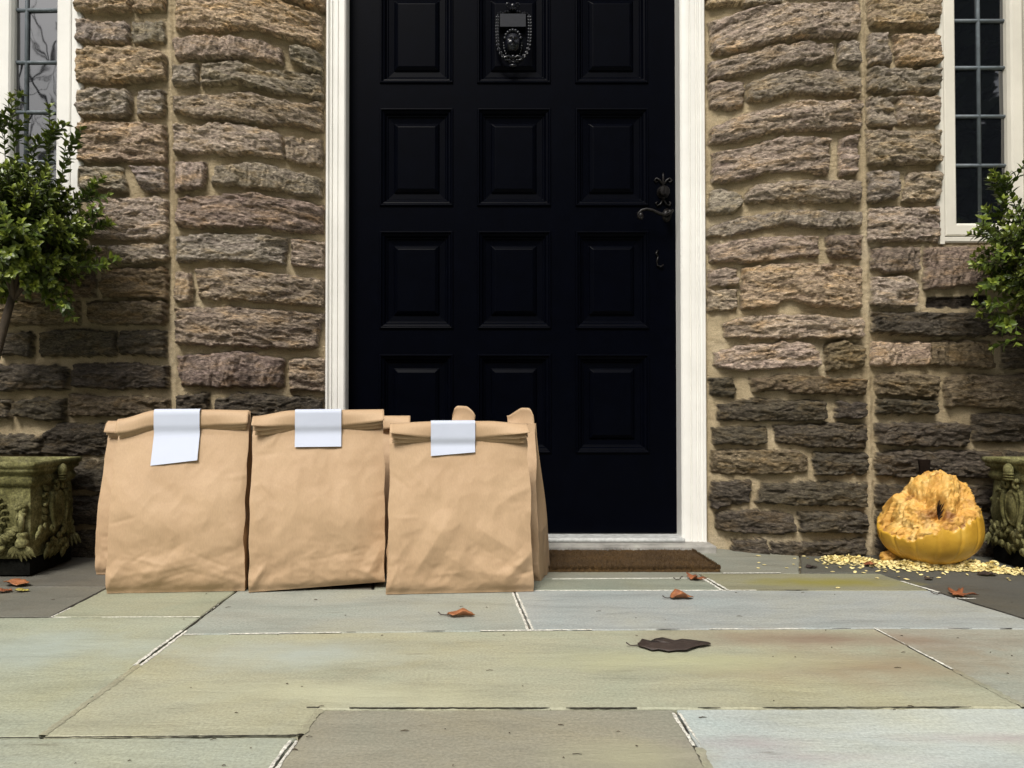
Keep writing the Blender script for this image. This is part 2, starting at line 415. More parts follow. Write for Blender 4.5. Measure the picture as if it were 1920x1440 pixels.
# ------------------------------------------------------------------ stone courses (corners read off the photo: top edge | bottom edge | colour family)
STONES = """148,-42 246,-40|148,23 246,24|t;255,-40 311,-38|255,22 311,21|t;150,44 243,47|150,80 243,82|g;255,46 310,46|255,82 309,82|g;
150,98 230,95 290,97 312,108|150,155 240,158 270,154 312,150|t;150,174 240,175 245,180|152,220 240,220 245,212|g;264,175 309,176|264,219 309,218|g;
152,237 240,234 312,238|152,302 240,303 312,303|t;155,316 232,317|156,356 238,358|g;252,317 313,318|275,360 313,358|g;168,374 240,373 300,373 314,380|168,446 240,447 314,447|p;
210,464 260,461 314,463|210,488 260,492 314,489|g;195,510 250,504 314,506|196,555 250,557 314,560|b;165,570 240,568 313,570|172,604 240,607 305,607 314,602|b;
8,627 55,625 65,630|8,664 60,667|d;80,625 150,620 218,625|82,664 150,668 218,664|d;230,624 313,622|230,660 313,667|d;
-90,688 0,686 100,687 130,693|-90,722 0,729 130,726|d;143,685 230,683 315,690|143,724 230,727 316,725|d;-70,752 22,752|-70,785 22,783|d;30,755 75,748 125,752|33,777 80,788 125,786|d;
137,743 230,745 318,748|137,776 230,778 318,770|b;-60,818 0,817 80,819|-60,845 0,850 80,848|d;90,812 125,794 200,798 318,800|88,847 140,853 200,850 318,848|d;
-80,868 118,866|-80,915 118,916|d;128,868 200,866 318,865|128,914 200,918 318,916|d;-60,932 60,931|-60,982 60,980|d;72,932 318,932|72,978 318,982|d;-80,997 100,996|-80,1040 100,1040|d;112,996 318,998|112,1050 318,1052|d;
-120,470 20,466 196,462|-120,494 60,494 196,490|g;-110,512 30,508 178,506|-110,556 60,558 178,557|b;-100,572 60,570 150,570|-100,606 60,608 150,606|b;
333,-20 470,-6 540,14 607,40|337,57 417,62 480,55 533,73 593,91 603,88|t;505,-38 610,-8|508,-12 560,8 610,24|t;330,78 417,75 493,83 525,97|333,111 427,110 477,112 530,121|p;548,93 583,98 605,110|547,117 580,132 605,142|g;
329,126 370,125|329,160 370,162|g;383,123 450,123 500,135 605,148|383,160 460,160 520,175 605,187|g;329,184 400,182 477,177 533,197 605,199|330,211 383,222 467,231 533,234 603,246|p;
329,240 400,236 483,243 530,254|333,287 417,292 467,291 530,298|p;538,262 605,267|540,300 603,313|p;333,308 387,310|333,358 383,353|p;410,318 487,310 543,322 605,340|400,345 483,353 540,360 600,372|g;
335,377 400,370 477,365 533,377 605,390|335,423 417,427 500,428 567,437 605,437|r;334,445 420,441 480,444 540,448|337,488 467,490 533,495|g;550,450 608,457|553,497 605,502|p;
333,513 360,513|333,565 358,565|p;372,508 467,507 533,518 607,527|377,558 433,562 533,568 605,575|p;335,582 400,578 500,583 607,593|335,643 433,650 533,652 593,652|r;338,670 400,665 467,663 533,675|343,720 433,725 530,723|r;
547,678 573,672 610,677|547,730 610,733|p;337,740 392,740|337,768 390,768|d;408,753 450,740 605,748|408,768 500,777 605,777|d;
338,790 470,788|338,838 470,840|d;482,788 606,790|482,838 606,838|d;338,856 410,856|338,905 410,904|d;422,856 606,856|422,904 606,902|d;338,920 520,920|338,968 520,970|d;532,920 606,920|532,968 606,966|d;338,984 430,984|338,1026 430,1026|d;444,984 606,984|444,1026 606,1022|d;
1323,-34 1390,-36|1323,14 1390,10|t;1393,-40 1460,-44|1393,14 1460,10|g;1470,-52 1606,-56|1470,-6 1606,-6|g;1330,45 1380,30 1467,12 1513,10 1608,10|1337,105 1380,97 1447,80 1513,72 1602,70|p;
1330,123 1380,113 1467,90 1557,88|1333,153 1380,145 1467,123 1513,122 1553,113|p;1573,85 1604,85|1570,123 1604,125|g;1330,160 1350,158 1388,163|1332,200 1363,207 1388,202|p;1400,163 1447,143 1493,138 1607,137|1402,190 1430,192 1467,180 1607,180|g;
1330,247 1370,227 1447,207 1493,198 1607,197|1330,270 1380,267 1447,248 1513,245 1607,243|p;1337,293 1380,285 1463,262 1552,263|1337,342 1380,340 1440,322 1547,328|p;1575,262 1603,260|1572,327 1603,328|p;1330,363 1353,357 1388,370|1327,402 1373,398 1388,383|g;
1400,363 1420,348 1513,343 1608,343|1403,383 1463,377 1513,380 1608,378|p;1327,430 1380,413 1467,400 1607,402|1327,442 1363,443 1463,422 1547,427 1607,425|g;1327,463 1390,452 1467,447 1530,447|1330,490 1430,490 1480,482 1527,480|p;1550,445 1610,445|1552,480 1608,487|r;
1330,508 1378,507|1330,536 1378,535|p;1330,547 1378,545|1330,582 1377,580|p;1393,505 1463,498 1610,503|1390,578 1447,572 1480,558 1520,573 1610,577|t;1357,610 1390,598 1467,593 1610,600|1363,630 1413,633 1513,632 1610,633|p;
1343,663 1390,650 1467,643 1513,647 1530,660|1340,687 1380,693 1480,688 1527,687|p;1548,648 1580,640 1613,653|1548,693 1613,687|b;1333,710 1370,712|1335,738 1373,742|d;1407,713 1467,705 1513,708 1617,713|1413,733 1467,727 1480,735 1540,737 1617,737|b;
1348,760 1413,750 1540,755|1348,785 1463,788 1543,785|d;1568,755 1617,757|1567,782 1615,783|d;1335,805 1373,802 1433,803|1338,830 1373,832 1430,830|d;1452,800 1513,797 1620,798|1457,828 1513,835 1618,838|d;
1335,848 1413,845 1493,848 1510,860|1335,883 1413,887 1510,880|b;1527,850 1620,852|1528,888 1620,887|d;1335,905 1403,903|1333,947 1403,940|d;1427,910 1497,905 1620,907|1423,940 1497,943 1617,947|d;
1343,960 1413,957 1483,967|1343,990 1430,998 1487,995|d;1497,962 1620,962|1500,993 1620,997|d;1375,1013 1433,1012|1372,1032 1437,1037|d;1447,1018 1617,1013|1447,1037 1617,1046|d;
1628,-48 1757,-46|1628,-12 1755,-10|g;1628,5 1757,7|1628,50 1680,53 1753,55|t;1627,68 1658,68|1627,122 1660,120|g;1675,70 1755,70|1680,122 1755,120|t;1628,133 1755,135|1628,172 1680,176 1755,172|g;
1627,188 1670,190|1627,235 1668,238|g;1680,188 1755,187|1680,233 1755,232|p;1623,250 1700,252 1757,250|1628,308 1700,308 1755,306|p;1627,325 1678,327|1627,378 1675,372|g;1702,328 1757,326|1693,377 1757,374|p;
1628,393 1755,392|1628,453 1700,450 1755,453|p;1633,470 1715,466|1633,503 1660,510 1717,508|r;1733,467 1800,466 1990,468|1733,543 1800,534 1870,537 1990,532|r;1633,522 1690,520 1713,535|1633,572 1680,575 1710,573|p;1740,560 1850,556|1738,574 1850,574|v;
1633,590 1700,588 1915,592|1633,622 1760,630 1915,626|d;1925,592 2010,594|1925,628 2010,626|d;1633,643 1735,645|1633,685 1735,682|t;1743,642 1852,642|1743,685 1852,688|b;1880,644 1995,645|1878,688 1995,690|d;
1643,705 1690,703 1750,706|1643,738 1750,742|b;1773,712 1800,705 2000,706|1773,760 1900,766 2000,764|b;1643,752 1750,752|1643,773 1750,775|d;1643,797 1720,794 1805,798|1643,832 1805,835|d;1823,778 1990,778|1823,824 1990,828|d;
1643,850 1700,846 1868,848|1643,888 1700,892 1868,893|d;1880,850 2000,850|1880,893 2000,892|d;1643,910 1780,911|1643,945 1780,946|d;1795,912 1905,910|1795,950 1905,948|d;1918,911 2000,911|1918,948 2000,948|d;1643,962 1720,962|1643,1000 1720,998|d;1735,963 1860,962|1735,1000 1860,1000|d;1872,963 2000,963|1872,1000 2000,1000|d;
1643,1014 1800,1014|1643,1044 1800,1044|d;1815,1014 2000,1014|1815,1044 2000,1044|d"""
TINT = {'t': (0.480, 0.385, 0.285), 'p': (0.400, 0.335, 0.280), 'g': (0.360, 0.320, 0.272), 'r': (0.290, 0.235, 0.195), 'b': (0.185, 0.148, 0.100), 'd': (0.092, 0.080, 0.063), 'v': (0.035, 0.028, 0.022)}  # 'v' is dark rock with the shade under the ledge mixed into its tint
rng = random.Random(11)
polys = []
for rec in STONES.replace("\n", "").split(";"):
    t, b, k = rec.strip().split("|")
    tp = [tuple(map(float, q.split(","))) for q in t.split()]; bp = [tuple(map(float, q.split(","))) for q in b.split()]
    P = [onwall(*q) for q in tp] + [onwall(*q) for q in bp[::-1]]
    polys.append((np.array([(p[0], p[2]) for p in P]), k))

def visible_stone_zone(x, z):
    # the part of the facade whose stones were read off the photo
    return None
def courses(x0, x1, z0, z1, seed, fam):
    r = random.Random(seed); z = z0
    while z < z1 - 0.03:
        h = min(r.uniform(0.05, 0.105), z1 - z); x = x0 + r.uniform(-0.08, 0)
        while x < x1 - 0.04:
            w = r.uniform(0.09, 0.36); xa, xb = max(x, x0), min(x + w, x1)
            if xb - xa > 0.035:
                g = 0.007; j = lambda: r.uniform(-0.004, 0.004)
                polys.append((np.array([(xa + g, z + h - g + j()), ((xa + xb) / 2, z + h - g + j()), (xb - g, z + h - g + j()), (xb - g, z + g + j()), ((xa + xb) / 2, z + g + j()), (xa + g, z + g + j())]), r.choice(fam)))
            x += w
        z += h
xa_, xd_ = onwall(-95, 900)[0], onwall(2005, 900)[0]
ztop = onwall(700, -45)[2] + 0.02
WIN_L = (onwall(112, 0)[0], onwall(0, 455)[2])   # see the window section
X0, X1, ZTOP = -2.7, 3.0, 2.85
WRX1e, WLX0e, WZe = onwall(1932, 200)[0], onwall(-26, 200)[0], onwall(1800, 459)[2]
courses(X0, xa_, 0, ZTOP, 3, "gpdb"); courses(xd_, X1, 0, ZTOP, 4, "gpdb")
courses(WRX1e + .006, xd_, WZe, ztop - .004, 12, 'tpg'); courses(xa_, WLX0e - .006, WZe, ztop - .004, 13, 'tpg')
xjl, xjr = onwall(322, 300)[0], onwall(1617, 300)[0]
courses(xa_, xjl - .012, ztop, ZTOP, 5, "tpg"); courses(xjl + .012, XL - .005, ztop, ZTOP, 6, "tpg")
courses(XR + .01, xjr - .012, ztop, ZTOP, 7, "tpg"); courses(xjr + .012, xd_, ztop, ZTOP, 8, "tpg")
courses(XL + .02, XR - .02, 2.24, ZTOP, 9, "tpg")

# openings: left window, right window, door
WLX1, WLZ0 = onwall(150, 200)[0], onwall(100, 455)[2]
WRX0, WRZ0 = onwall(1756, 200)[0], onwall(1800, 456)[2]
WLX0, WRX1 = onwall(-26, 200)[0], onwall(1932, 200)[0]
WZ1 = 2.05
DZ1 = 2.20
HOLES = [(WLX0 + .008, WLX1 - .006, WLZ0 + .006, WZ1 - .006), (WRX0 + .006, WRX1 - .008, WRZ0 + .006, WZ1 - .006), (XL + .006, XR - .006, -1, DZ1 - .006)]
def lin(bp):
    out = [np.array([bp[0][0]])]
    for (a, b, s) in bp:
        n = max(1, int(math.ceil((b - a) / s))); out.append(np.linspace(a, b, n + 1)[1:])
    return np.concatenate(out)
xv0, xv1 = onwall(-60, 700)[0], onwall(1960, 700)[0]
FS = 0.0027
us = lin([(X0, xv0, 0.012), (xv0, WLX0 + .008, FS * 1.3), (WLX0 + .008, WLX1 - .006, FS * 1.3), (WLX1 - .006, XL + .006, FS), (XL + .006, XR - .006, 0.04), (XR - .006, WRX0 + .006, FS), (WRX0 + .006, WRX1 - .008, FS * 1.3), (WRX1 - .008, xv1, FS * 1.3), (xv1, X1, 0.012)])
zt = onwall(700, -30)[2]
vs = lin([(-0.02, WRZ0 + .006, FS), (WRZ0 + .006, zt, FS), (zt, WZ1 - .006, 0.012), (WZ1 - .006, DZ1 - .006, 0.012), (DZ1 - .006, ZTOP, 0.014)])
U, Vz = np.meshgrid(us, vs, indexing='ij')
Ht = np.zeros_like(U); MK = np.zeros_like(U); TN = np.zeros(U.shape + (3,)); SH = np.zeros_like(U)
wx = U + 0.0035 * fbm(U * 60, Vz * 60, 3, 5) + 0.004 * perlin(U * 18, Vz * 18, 9)
wz = Vz + 0.0042 * fbm(U * 48, Vz * 70, 3, 6) + 0.003 * perlin(U * 16, Vz * 16, 8)
for si, (P, fam) in enumerate(polys):
    r = random.Random(si * 7 + 1)
    mnx, mxx, mnz, mxz = P[:, 0].min() - .02, P[:, 0].max() + .02, P[:, 1].min() - .02, P[:, 1].max() + .02
    i0, i1 = np.searchsorted(us, [mnx, mxx]); j0, j1 = np.searchsorted(vs, [mnz, mxz])
    if i1 - i0 < 2 or j1 - j0 < 2: continue
    sl = (slice(i0, i1), slice(j0, j1)); x = wx[sl]; z = wz[sl]
    d = np.full(x.shape, 1e9); inside = np.zeros(x.shape, bool); n = len(P)
    for a in range(n):
        ax, az = P[a]; bx, bz = P[(a + 1) % n]; ex, ez = bx - ax, bz - az
        tt = np.clip(((x - ax) * ex + (z - az) * ez) / (ex * ex + ez * ez + 1e-12), 0, 1)
        d = np.minimum(d, np.hypot(x - ax - tt * ex, z - az - tt * ez))
        c = ((az > z) != (bz > z)) & (x < (bx - ax) * (z - az) / (bz - az + 1e-12) + ax); inside ^= c
    s = np.where(inside, d, -d) + 0.0046
    ang = r.uniform(-0.12, 0.12) if r.random() < .85 else math.pi / 2
    xr = U[sl] * math.cos(ang) + Vz[sl] * math.sin(ang); zr = -U[sl] * math.sin(ang) + Vz[sl] * math.cos(ang)
    o = si * 13.7
    xw_ = xr + .012 * perlin(xr * 30 + o, zr * 50, 33); zw_ = zr + .006 * perlin(xr * 26 + o, zr * 60 + 4, 34)
    rel = ridged(xw_ * 13 + o, zw_ * 44 + o, 4, 40, 0.6) * 0.0038 + fbm(xr * 7 + o, zr * 16, 2, 60) * 0.0055 + ridged(xw_ * 52 + o, zw_ * 135, 3, 80, 0.65) * 0.0024
    q_ = 2.6 * (fbm(xw_ * 7 + o, zw_ * 17 + o, 3, 90) + 1); stp = (np.floor(q_) + sst(.72, 1, q_ - np.floor(q_))) * 0.0036
    base = (0.003 if fam == 'v' else r.uniform(0.008, 0.015))
    w = np.where(Vz[sl] < (P[:, 1].min() + P[:, 1].max()) / 2, 0.0035, 0.0055)
    prof = sst(0, 1, s / w)
    hh = prof * (base + np.clip(s, 0, 0.03) * 0.12 + rel + stp - 0.003)
    if fam == 'v': hh = prof * (-0.014 + rel)
    m = sst(-0.0006, 0.0010, s)
    upd = (m > MK[sl])
    Ht[sl] = np.where(s > -0.0006, hh, Ht[sl]); 
    MK[sl] = np.maximum(MK[sl], m); SH[sl] = np.where(upd, si * 1.37, SH[sl])
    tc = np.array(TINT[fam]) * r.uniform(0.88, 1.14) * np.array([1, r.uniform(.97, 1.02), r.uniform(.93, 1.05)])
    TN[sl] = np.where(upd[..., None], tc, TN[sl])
mort = 1 - MK
Ht += mort * (0.0022 * fbm(U * 22, Vz * 30, 3, 120) + 0.0009 * fbm(U * 160, Vz * 160, 2, 130))
# the vertical ribs of mortar between the piers and the wall are struck proud
for px in ((320, 60), (330, 740)), ((1615, 60), (1632, 960)):
    pa, pb = onwall(*px[0]), onwall(*px[1]); xl = pa[0] + (Vz - pa[2]) / (pb[2] - pa[2]) * (pb[0] - pa[0])
    Ht += mort * 0.006 * np.exp(-((U - xl - 0.002 * perlin(Vz * 25, Vz * 0, 3)) / 0.006) ** 2)
Yg = wall_y(U) - Ht
xc = 0.5 * (us[1:] + us[:-1])[:, None]; zc = 0.5 * (vs[1:] + vs[:-1])[None, :]
keep = np.ones((len(us) - 1, len(vs) - 1), bool)
for (a, b, c, d) in HOLES: keep &= ~((xc > a) & (xc < b) & (zc > c) & (zc < d))
Fq = grid_faces(len(us), len(vs))[:, ::-1][keep.ravel()]
used = np.zeros(U.size, bool); used[Fq.ravel()] = True
idx = np.cumsum(used) - 1
Vw = np.stack([U, Yg, Vz], -1).reshape(-1, 3)[used]
house = empty("stone_house", (0, YW, 0))
tag(house, "grey and tan rough stone house front with black panelled door between two leaded windows", "house")
HI = (0, -YW, 0)
def hpart(o, parent=house):
    o.parent = parent
    if parent is house: o.location = HI
    return o
wall = mesh_obj("wall", Vw, idx[Fq], M['wall'])
hpart(wall)
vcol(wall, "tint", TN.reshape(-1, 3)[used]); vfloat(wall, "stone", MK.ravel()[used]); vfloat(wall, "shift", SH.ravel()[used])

# ------------------------------------------------------------------ door frame (moulded white casing with its jambs)
def prof_strip(mb, prof, z0, z1, side):
    P = [[(x, y, z) for z in (z0, z1)] for x, y in prof]
    mb.grid(np.array(P))
ZS = 0.030                                          # top of the threshold
xli, xri = atY(648.5, 500, YC)[0], atY(1276.5, 500, YC)[0]   # inner edges of the casing face
cw = xli - XL
def casing_profile(w):     # (across from outer edge to opening, depth)
    f = [(0, .05), (0, -.006), (.04, -.010), (.12, -.010), (.16, -.004), (.20, -.002), (.25, -.005), (.30, -.005), (.335, .000), (.365, .000), (.40, -.003), (.58, -.003), (.60, .001), (.64, .001), (.66, -.003), (.90, -.003), (.95, -.001), (1.0, .003), (1.0, .075)]
    return [(a * w, YC + b) for a, b in f]
mb = MB()
zc0 = 0.006
pl = [(XL + a, y) for a, y in casing_profile(xli - XL)]; prof_strip(mb, pl, .0183, DZ1 - .06, 1)
pr = [(XR - a, y) for a, y in casing_profile(XR - xri)]; prof_strip(mb, pr[::-1], .0183, DZ1 - .06, 1)
# head across the top, above the frame
ph = [(DZ1 - a * 1.0, y) for a, y in casing_profile(0.06)]
mb.grid(np.array([[(x, y, z) for x in (XL, XR)] for z, y in ph]))
frame = autosmooth(mb.build("door_frame", M['white'])); hpart(frame)

# ------------------------------------------------------------------ door: stiles and rails, raised panels, knocker, lever, bolt
dx0, dx1 = xli - 0.02, xri + 0.02
DZ0 = ZS + 0.004
colpx = [(712, 850), (894.5, 1033), (1078.5, 1216)]
cols = [(atY(a, 300, YD)[0], atY(b, 300, YD)[0]) for a, b in colpx]
rowpx = [(-257, -72), (-28, 157), (203, 387), (433, 617), (664, 850)]
rows = sorted([(atY(780, b, YD)[2], atY(780, a, YD)[2]) for a, b in rowpx])
xs = [dx0] + [v for c in cols for v in c] + [dx1]
zs = [DZ0] + [v for r_ in rows for v in r_] + [DZ1 - .061]
mb = MB()
for i in range(len(xs) - 1):
    for j in range(len(zs) - 1):
        if i % 2 == 1 and j % 2 == 1: continue
        mb.add([(xs[i], YD, zs[j]), (xs[i + 1], YD, zs[j]), (xs[i + 1], YD, zs[j + 1]), (xs[i], YD, zs[j + 1])], [(0, 1, 2, 3)])
# back of the leaf
mb.add([(dx0, YD + .045, DZ0), (dx1, YD + .045, DZ0), (dx1, YD + .045, zs[-1]), (dx0, YD + .045, zs[-1])], [(0, 3, 2, 1)])
mb.add([(dx0, YD, DZ0), (dx1, YD, DZ0), (dx1, YD + .045, DZ0), (dx0, YD + .045, DZ0)], [(0, 3, 2, 1)])
door = mb.build("door", M['door'], smooth=False); hpart(door)
LOOP = [(0, 0), (.001, -.0045), (.005, -.0050), (.007, -.0015), (.009, .0005), (.013, .0015), (.0165, .006), (.018, .0085), (.021, .0085), (.0225, .012), (.039, .0135), (.0405, .0095), (.050, .0035)]
pw = cols[0][1] - cols[0][0]
def panel_mesh(w, h):
    mb = MB(); V = []; n = len(LOOP)
    for ins, dep in LOOP:
        for sx, sz in ((-1, -1), (1, -1), (1, 1), (-1, 1)): V.append((sx * (w / 2 - ins), dep, sz * (h / 2 - ins)))
    Fc = [(k * 4 + i, k * 4 + (i + 1) % 4, (k + 1) * 4 + (i + 1) % 4, (k + 1) * 4 + i) for k in range(n - 1) for i in range(4)]
    Fc.append(tuple((n - 1) * 4 + i for i in range(4)))
    return mb.add(V, Fc)
for (za, zb) in rows:
    for (xa, xb) in cols:
        o = panel_mesh(xb - xa, zb - za).build("raised_panel", M['door'], door, smooth=False)
        o.location = ((xa + xb) / 2, YD, (za + zb) / 2); bevel(o, 0.0008, 1)

# knocker: crest, plate, garland loop and a woman's head
def face_grid(mb, w, h, dep, feats, c, n=34):
    a = np.linspace(-1, 1, n); Xg, Zg = np.meshgrid(a, a, indexing='ij')
    # square -> disc mapping keeps the rim closed
    dxg = Xg * np.sqrt(1 - Zg ** 2 / 2); dzg = Zg * np.sqrt(1 - Xg ** 2 / 2)
    H = np.sqrt(np.clip(1 - dxg ** 2 - dzg ** 2, 0, 1)) * dep
    for (fx, fz, sx, sz, amp) in feats: H = H + amp * np.exp(-((dxg - fx) / sx) ** 2 - ((dzg - fz) / sz) ** 2) * (1 - (dxg ** 2 + dzg ** 2) ** 4)
    mb.grid(np.stack([c[0] + dxg * w, c[1] - H, c[2] + dzg * h], -1)[:, ::-1])
WOMAN = [(-.33, .18, .2, .09, -.005), (.33, .18, .2, .09, -.005), (-.33, .16, .11, .06, .0035), (.33, .16, .11, .06, .0035), (-.34, .34, .24, .05, .003), (.34, .34, .24, .05, .003),
         (0, .06, .08, .24, .006), (0, -.12, .13, .09, .006), (0, -.42, .22, .05, .0035), (0, -.54, .2, .05, .0035), (0, -.48, .26, .025, -.003), (0, -.8, .26, .14, .004), (-.55, -.2, .2, .25, .002), (.55, -.2, .2, .25, .002)]
kc = atY(961, 72, YD)
sc_ = YD / F
def kp(px, py, off): p = atY(px, py, YD); return Vector((p[0] - kc[0], -off, p[2] - kc[2]))
mb = MB()
face_grid(mb, 15.5 * sc_, 20 * sc_, 0.020, WOMAN, kp(961, 86, 0.016))
for k in range(9):                                   # curls over the brow
    a = math.pi * (0.06 + 0.88 * k / 8); q = kp(961 - 15 * math.cos(a), 80 - 15 * math.sin(a) * 1.2, 0.018)
    mb.blob(q, (.0062, .007, .0055), None, 8, 6)
for s_ in (-1, 1):                                   # plaits hanging beside the cheeks
    for k in range(6): mb.blob(kp(961 + s_ * (17 - 0.45 * k * k * .6), 84 + 5 * k, 0.010), (.0042, .006, .0048), None, 7, 5)
mb.box(kp(937, 40, 0)[0], kp(985, 40, 0)[0], -0.020, 0, kp(961, 55, 0)[2], kp(961, 31, 0)[2])   # plate
for k in range(13):                                  # crest over the plate
    t = k / 12; px = 934 + 54 * t; py = 30 - 9 * math.exp(-((t - .5) / .2) ** 2) - 2 * (k % 2)
    mb.blob(kp(px, py, 0.012), (.0045, .008, .0048), None, 8, 6)
mb.blob(kp(961, 14, 0.010), (.008, .007, .009), None, 9, 7)
mb.tube([kp(952, 16, .012), kp(948, 13, .014), kp(950, 9, .014), kp(955, 10, .014)], .0022, 6); mb.tube([kp(970, 16, .012), kp(974, 13, .014), kp(972, 9, .014), kp(967, 10, .014)], .0022, 6)
loop = []
for k in range(33):                                  # garland loop
    t = k / 32
    if t < .3: p = (933 - 1.5 * math.sin(t / .3 * 3), 34 + (88 - 34) * t / .3)
    elif t > .7: p = (991 + 1.5 * math.sin((1 - t) / .3 * 3), 34 + (88 - 34) * (1 - t) / .3)
    else:
        a = math.pi * (t - .3) / .4; p = (962 - 29 * math.cos(a), 88 + 33 * math.sin(a))
    loop.append(kp(p[0], p[1], 0.022))
mb.tube(loop, [.0038] * 33, 7)
rk = random.Random(5)
for k in range(1, 32):
    t = (loop[k + 1] - loop[k - 1]).normalized()
    for s_ in (-1, 1):
        q = loop[k] + Vector((t.z, 0, -t.x)) * s_ * .0030 + Vector((0, -.0030, 0))
        Mx = Matrix((t, Vector((0, 1, 0)), Vector((-t.z, 0, t.x)))).transposed() @ Matrix.Rotation(s_ * .5, 3, 'Y')
        mb.blob(q, (.0058, .0030, .0028), Mx, 7, 5)
for s_ in (-1, 1):                                   # bow at the bottom of the loop
    mb.tube([kp(961, 117, .026), kp(961 + s_ * 8, 113, .030), kp(961 + s_ * 16, 115, .029), kp(961 + s_ * 15, 120, .028), kp(961 + s_ * 6, 120, .028)], [.003, .0035, .0035, .003, .002], 7)
mb.blob(kp(961, 114, .028), (.006, .006, .006), None, 9, 7)
mb.blob(kp(961, 129, .018), (.014, .012, .006), None, 12, 8)
mb.blob(kp(961, 84, .004), (.0245, .016, .031), None, 16, 10)
knocker = autosmooth(mb.build("door_knocker", M['iron'], door), 60)
knocker.location = (kc[0], YD + .0045, kc[2])
# lever handle with plate, bolt
hc = atY(1243, 405, YD)
def hp(px, py, off): p = atY(px, py, YD); return Vector((p[0] - hc[0], -off, p[2] - hc[2]))
mb = MB()
mb.tube([hp(1250, 404, .0), hp(1250, 404, .030), hp(1249, 405, .042)], [.008, .007, .007], 10)
mb.tube([hp(1255, 401, .042), hp(1249, 406, .044), hp(1238, 411, .045), hp(1228, 408, .045), hp(1216, 402, .045), hp(1205, 400, .045), hp(1196, 402, .045), hp(1190, 408, .045), hp(1190, 415, .045), hp(1196, 418, .045), hp(1199, 414, .045)],
        [.003, .0045, .005, .0045, .0042, .004, .004, .004, .004, .004, .003], 10)
mb.blob(hp(1195, 412, .045), (.007, .004, .009), None, 10, 8)
plate = [(1250 + 9 * math.sin(q * math.pi / 6), 404 - 13 * math.cos(q * math.pi / 6)) for q in range(12)]
n = len(plate)
mb.add([hp(a, b, .002) for a, b in plate] + [hp(a, b, -.014) for a, b in plate] + [hp(1250, 404, .006)], [(i, (i + 1) % n, n + (i + 1) % n, n + i) for i in range(n)] + [(i, 2 * n, (i + 1) % n) for i in range(n)])
ks = MB()
ks.tube([hp(1233, 470, .003), hp(1229, 476, .006), hp(1233, 482, .006)], .0025, 6); ks.tube([hp(1233, 482, .006), hp(1231, 490, .003), hp(1232, 498, .003), hp(1238, 501, .006), hp(1243, 497, .006)], .0022, 6)
ko = ks.build("key_scroll", M['bronze'], door); ko.location = (hc[0], YD, hc[2])
hd = mb.build("lever_handle", M['bronze'], door); hd.location = (hc[0], YD, hc[2])
mb = MB()
bc = atY(1243, 361, YD)
mb.lathe([(0, .0), (.0175, 0), (.0175, .003), (.0150, .006), (.0145, .016), (.012, .019), (0, .020)], n=24)
mb.box(-.003, .003, -.011, .011, .018, .026)
bo = mb.build("bolt_knob", M['bronze'], door, rot=(R(90), 0, 0)); autosmooth(bo); bo.location = (bc[0], YD - .001, bc[2])
mb = MB()
q = lambda a, b, o_=.003: Vector((a * .0015, -o_, b * .0015))
for s_ in (-1, 1):
    mb.tube([q(0, 12), q(6 * s_, 22), q(12 * s_, 26), q(16 * s_, 22), q(13 * s_, 18), q(10 * s_, 20)], [.003, .0028, .0025, .0025, .002, .0015], 7)
    mb.tube([q(0, -12), q(5 * s_, -22), q(11 * s_, -25), q(14 * s_, -20), q(10 * s_, -17)], [.003, .0028, .0025, .0022, .0015], 7)
mb.tube([q(0, -14), q(0, 30), q(0, 36)], [.0045, .003, .001], 8)
es = mb.build("scroll_plate", M['bronze'], door); es.location = (bc[0], YD, bc[2])

# ------------------------------------------------------------------ threshold under the door
mb = MB()
mb.box(XL + .002, XR + .006, 1.985, YD + .10, -.02, 0.0185)
th = mb.build("threshold", M['sill'], smooth=False); hpart(th); bevel(th, .004, 2)
mb = MB(); mb.box(xli - .004, xri + .004, 2.035, YD + .06, 0.0190, ZS)
ts = mb.build("sill_strip", M['metal'], th, smooth=False); bevel(ts, .004, 2)
mb = MB(); mb.box(XL + .004, xli, 2.03, YC + .05, .0188, .0165 + .02); mb.box(xri, XR - .004, 2.03, YC + .05, .0188, .0165 + .02)

# ------------------------------------------------------------------ leaded windows
def wavy_edge(xe, z0, z1, sgn, wave, th=.004, yfront=None):
    """caulk that creeps over the stone joints beside the window frame"""
    zz = np.arange(z0, z1, 0.004); V = []; yb = YW + .012
    yf = YW - .010 if yfront is None else yfront
    ed = np.array([wave(z) for z in zz])
    P = np.array([[(xe - sgn * .012, yb, z) for z in zz], [(xe - sgn * .012, yf, z) for z in zz], [(xe + sgn * max(.0, e - .003), yf, z) for z, e in zip(zz, ed)], [(xe + sgn * e, yf + .005, z) for z, e in zip(zz, ed)], [(xe + sgn * e, yb, z) for z, e in zip(zz, ed)]])
    return P if sgn < 0 else P[::-1]
def rect_frame(mb, x0, x1, z0, z1, prof):
    """nested rectangular loops: prof = [(inset, y)]"""
    V = []; n = len(prof)
    for ins, y in prof:
        for sx, sz in ((0, 0), (1, 0), (1, 1), (0, 1)): V.append(((x0 + ins) if sx == 0 else (x1 - ins), y, (z0 + ins) if sz == 0 else (z1 - ins)))
    mb.add(V, [(k * 4 + i, k * 4 + (i + 1) % 4, (k + 1) * 4 + (i + 1) % 4, (k + 1) * 4 + i) for k in range(n - 1) for i in range(4)])
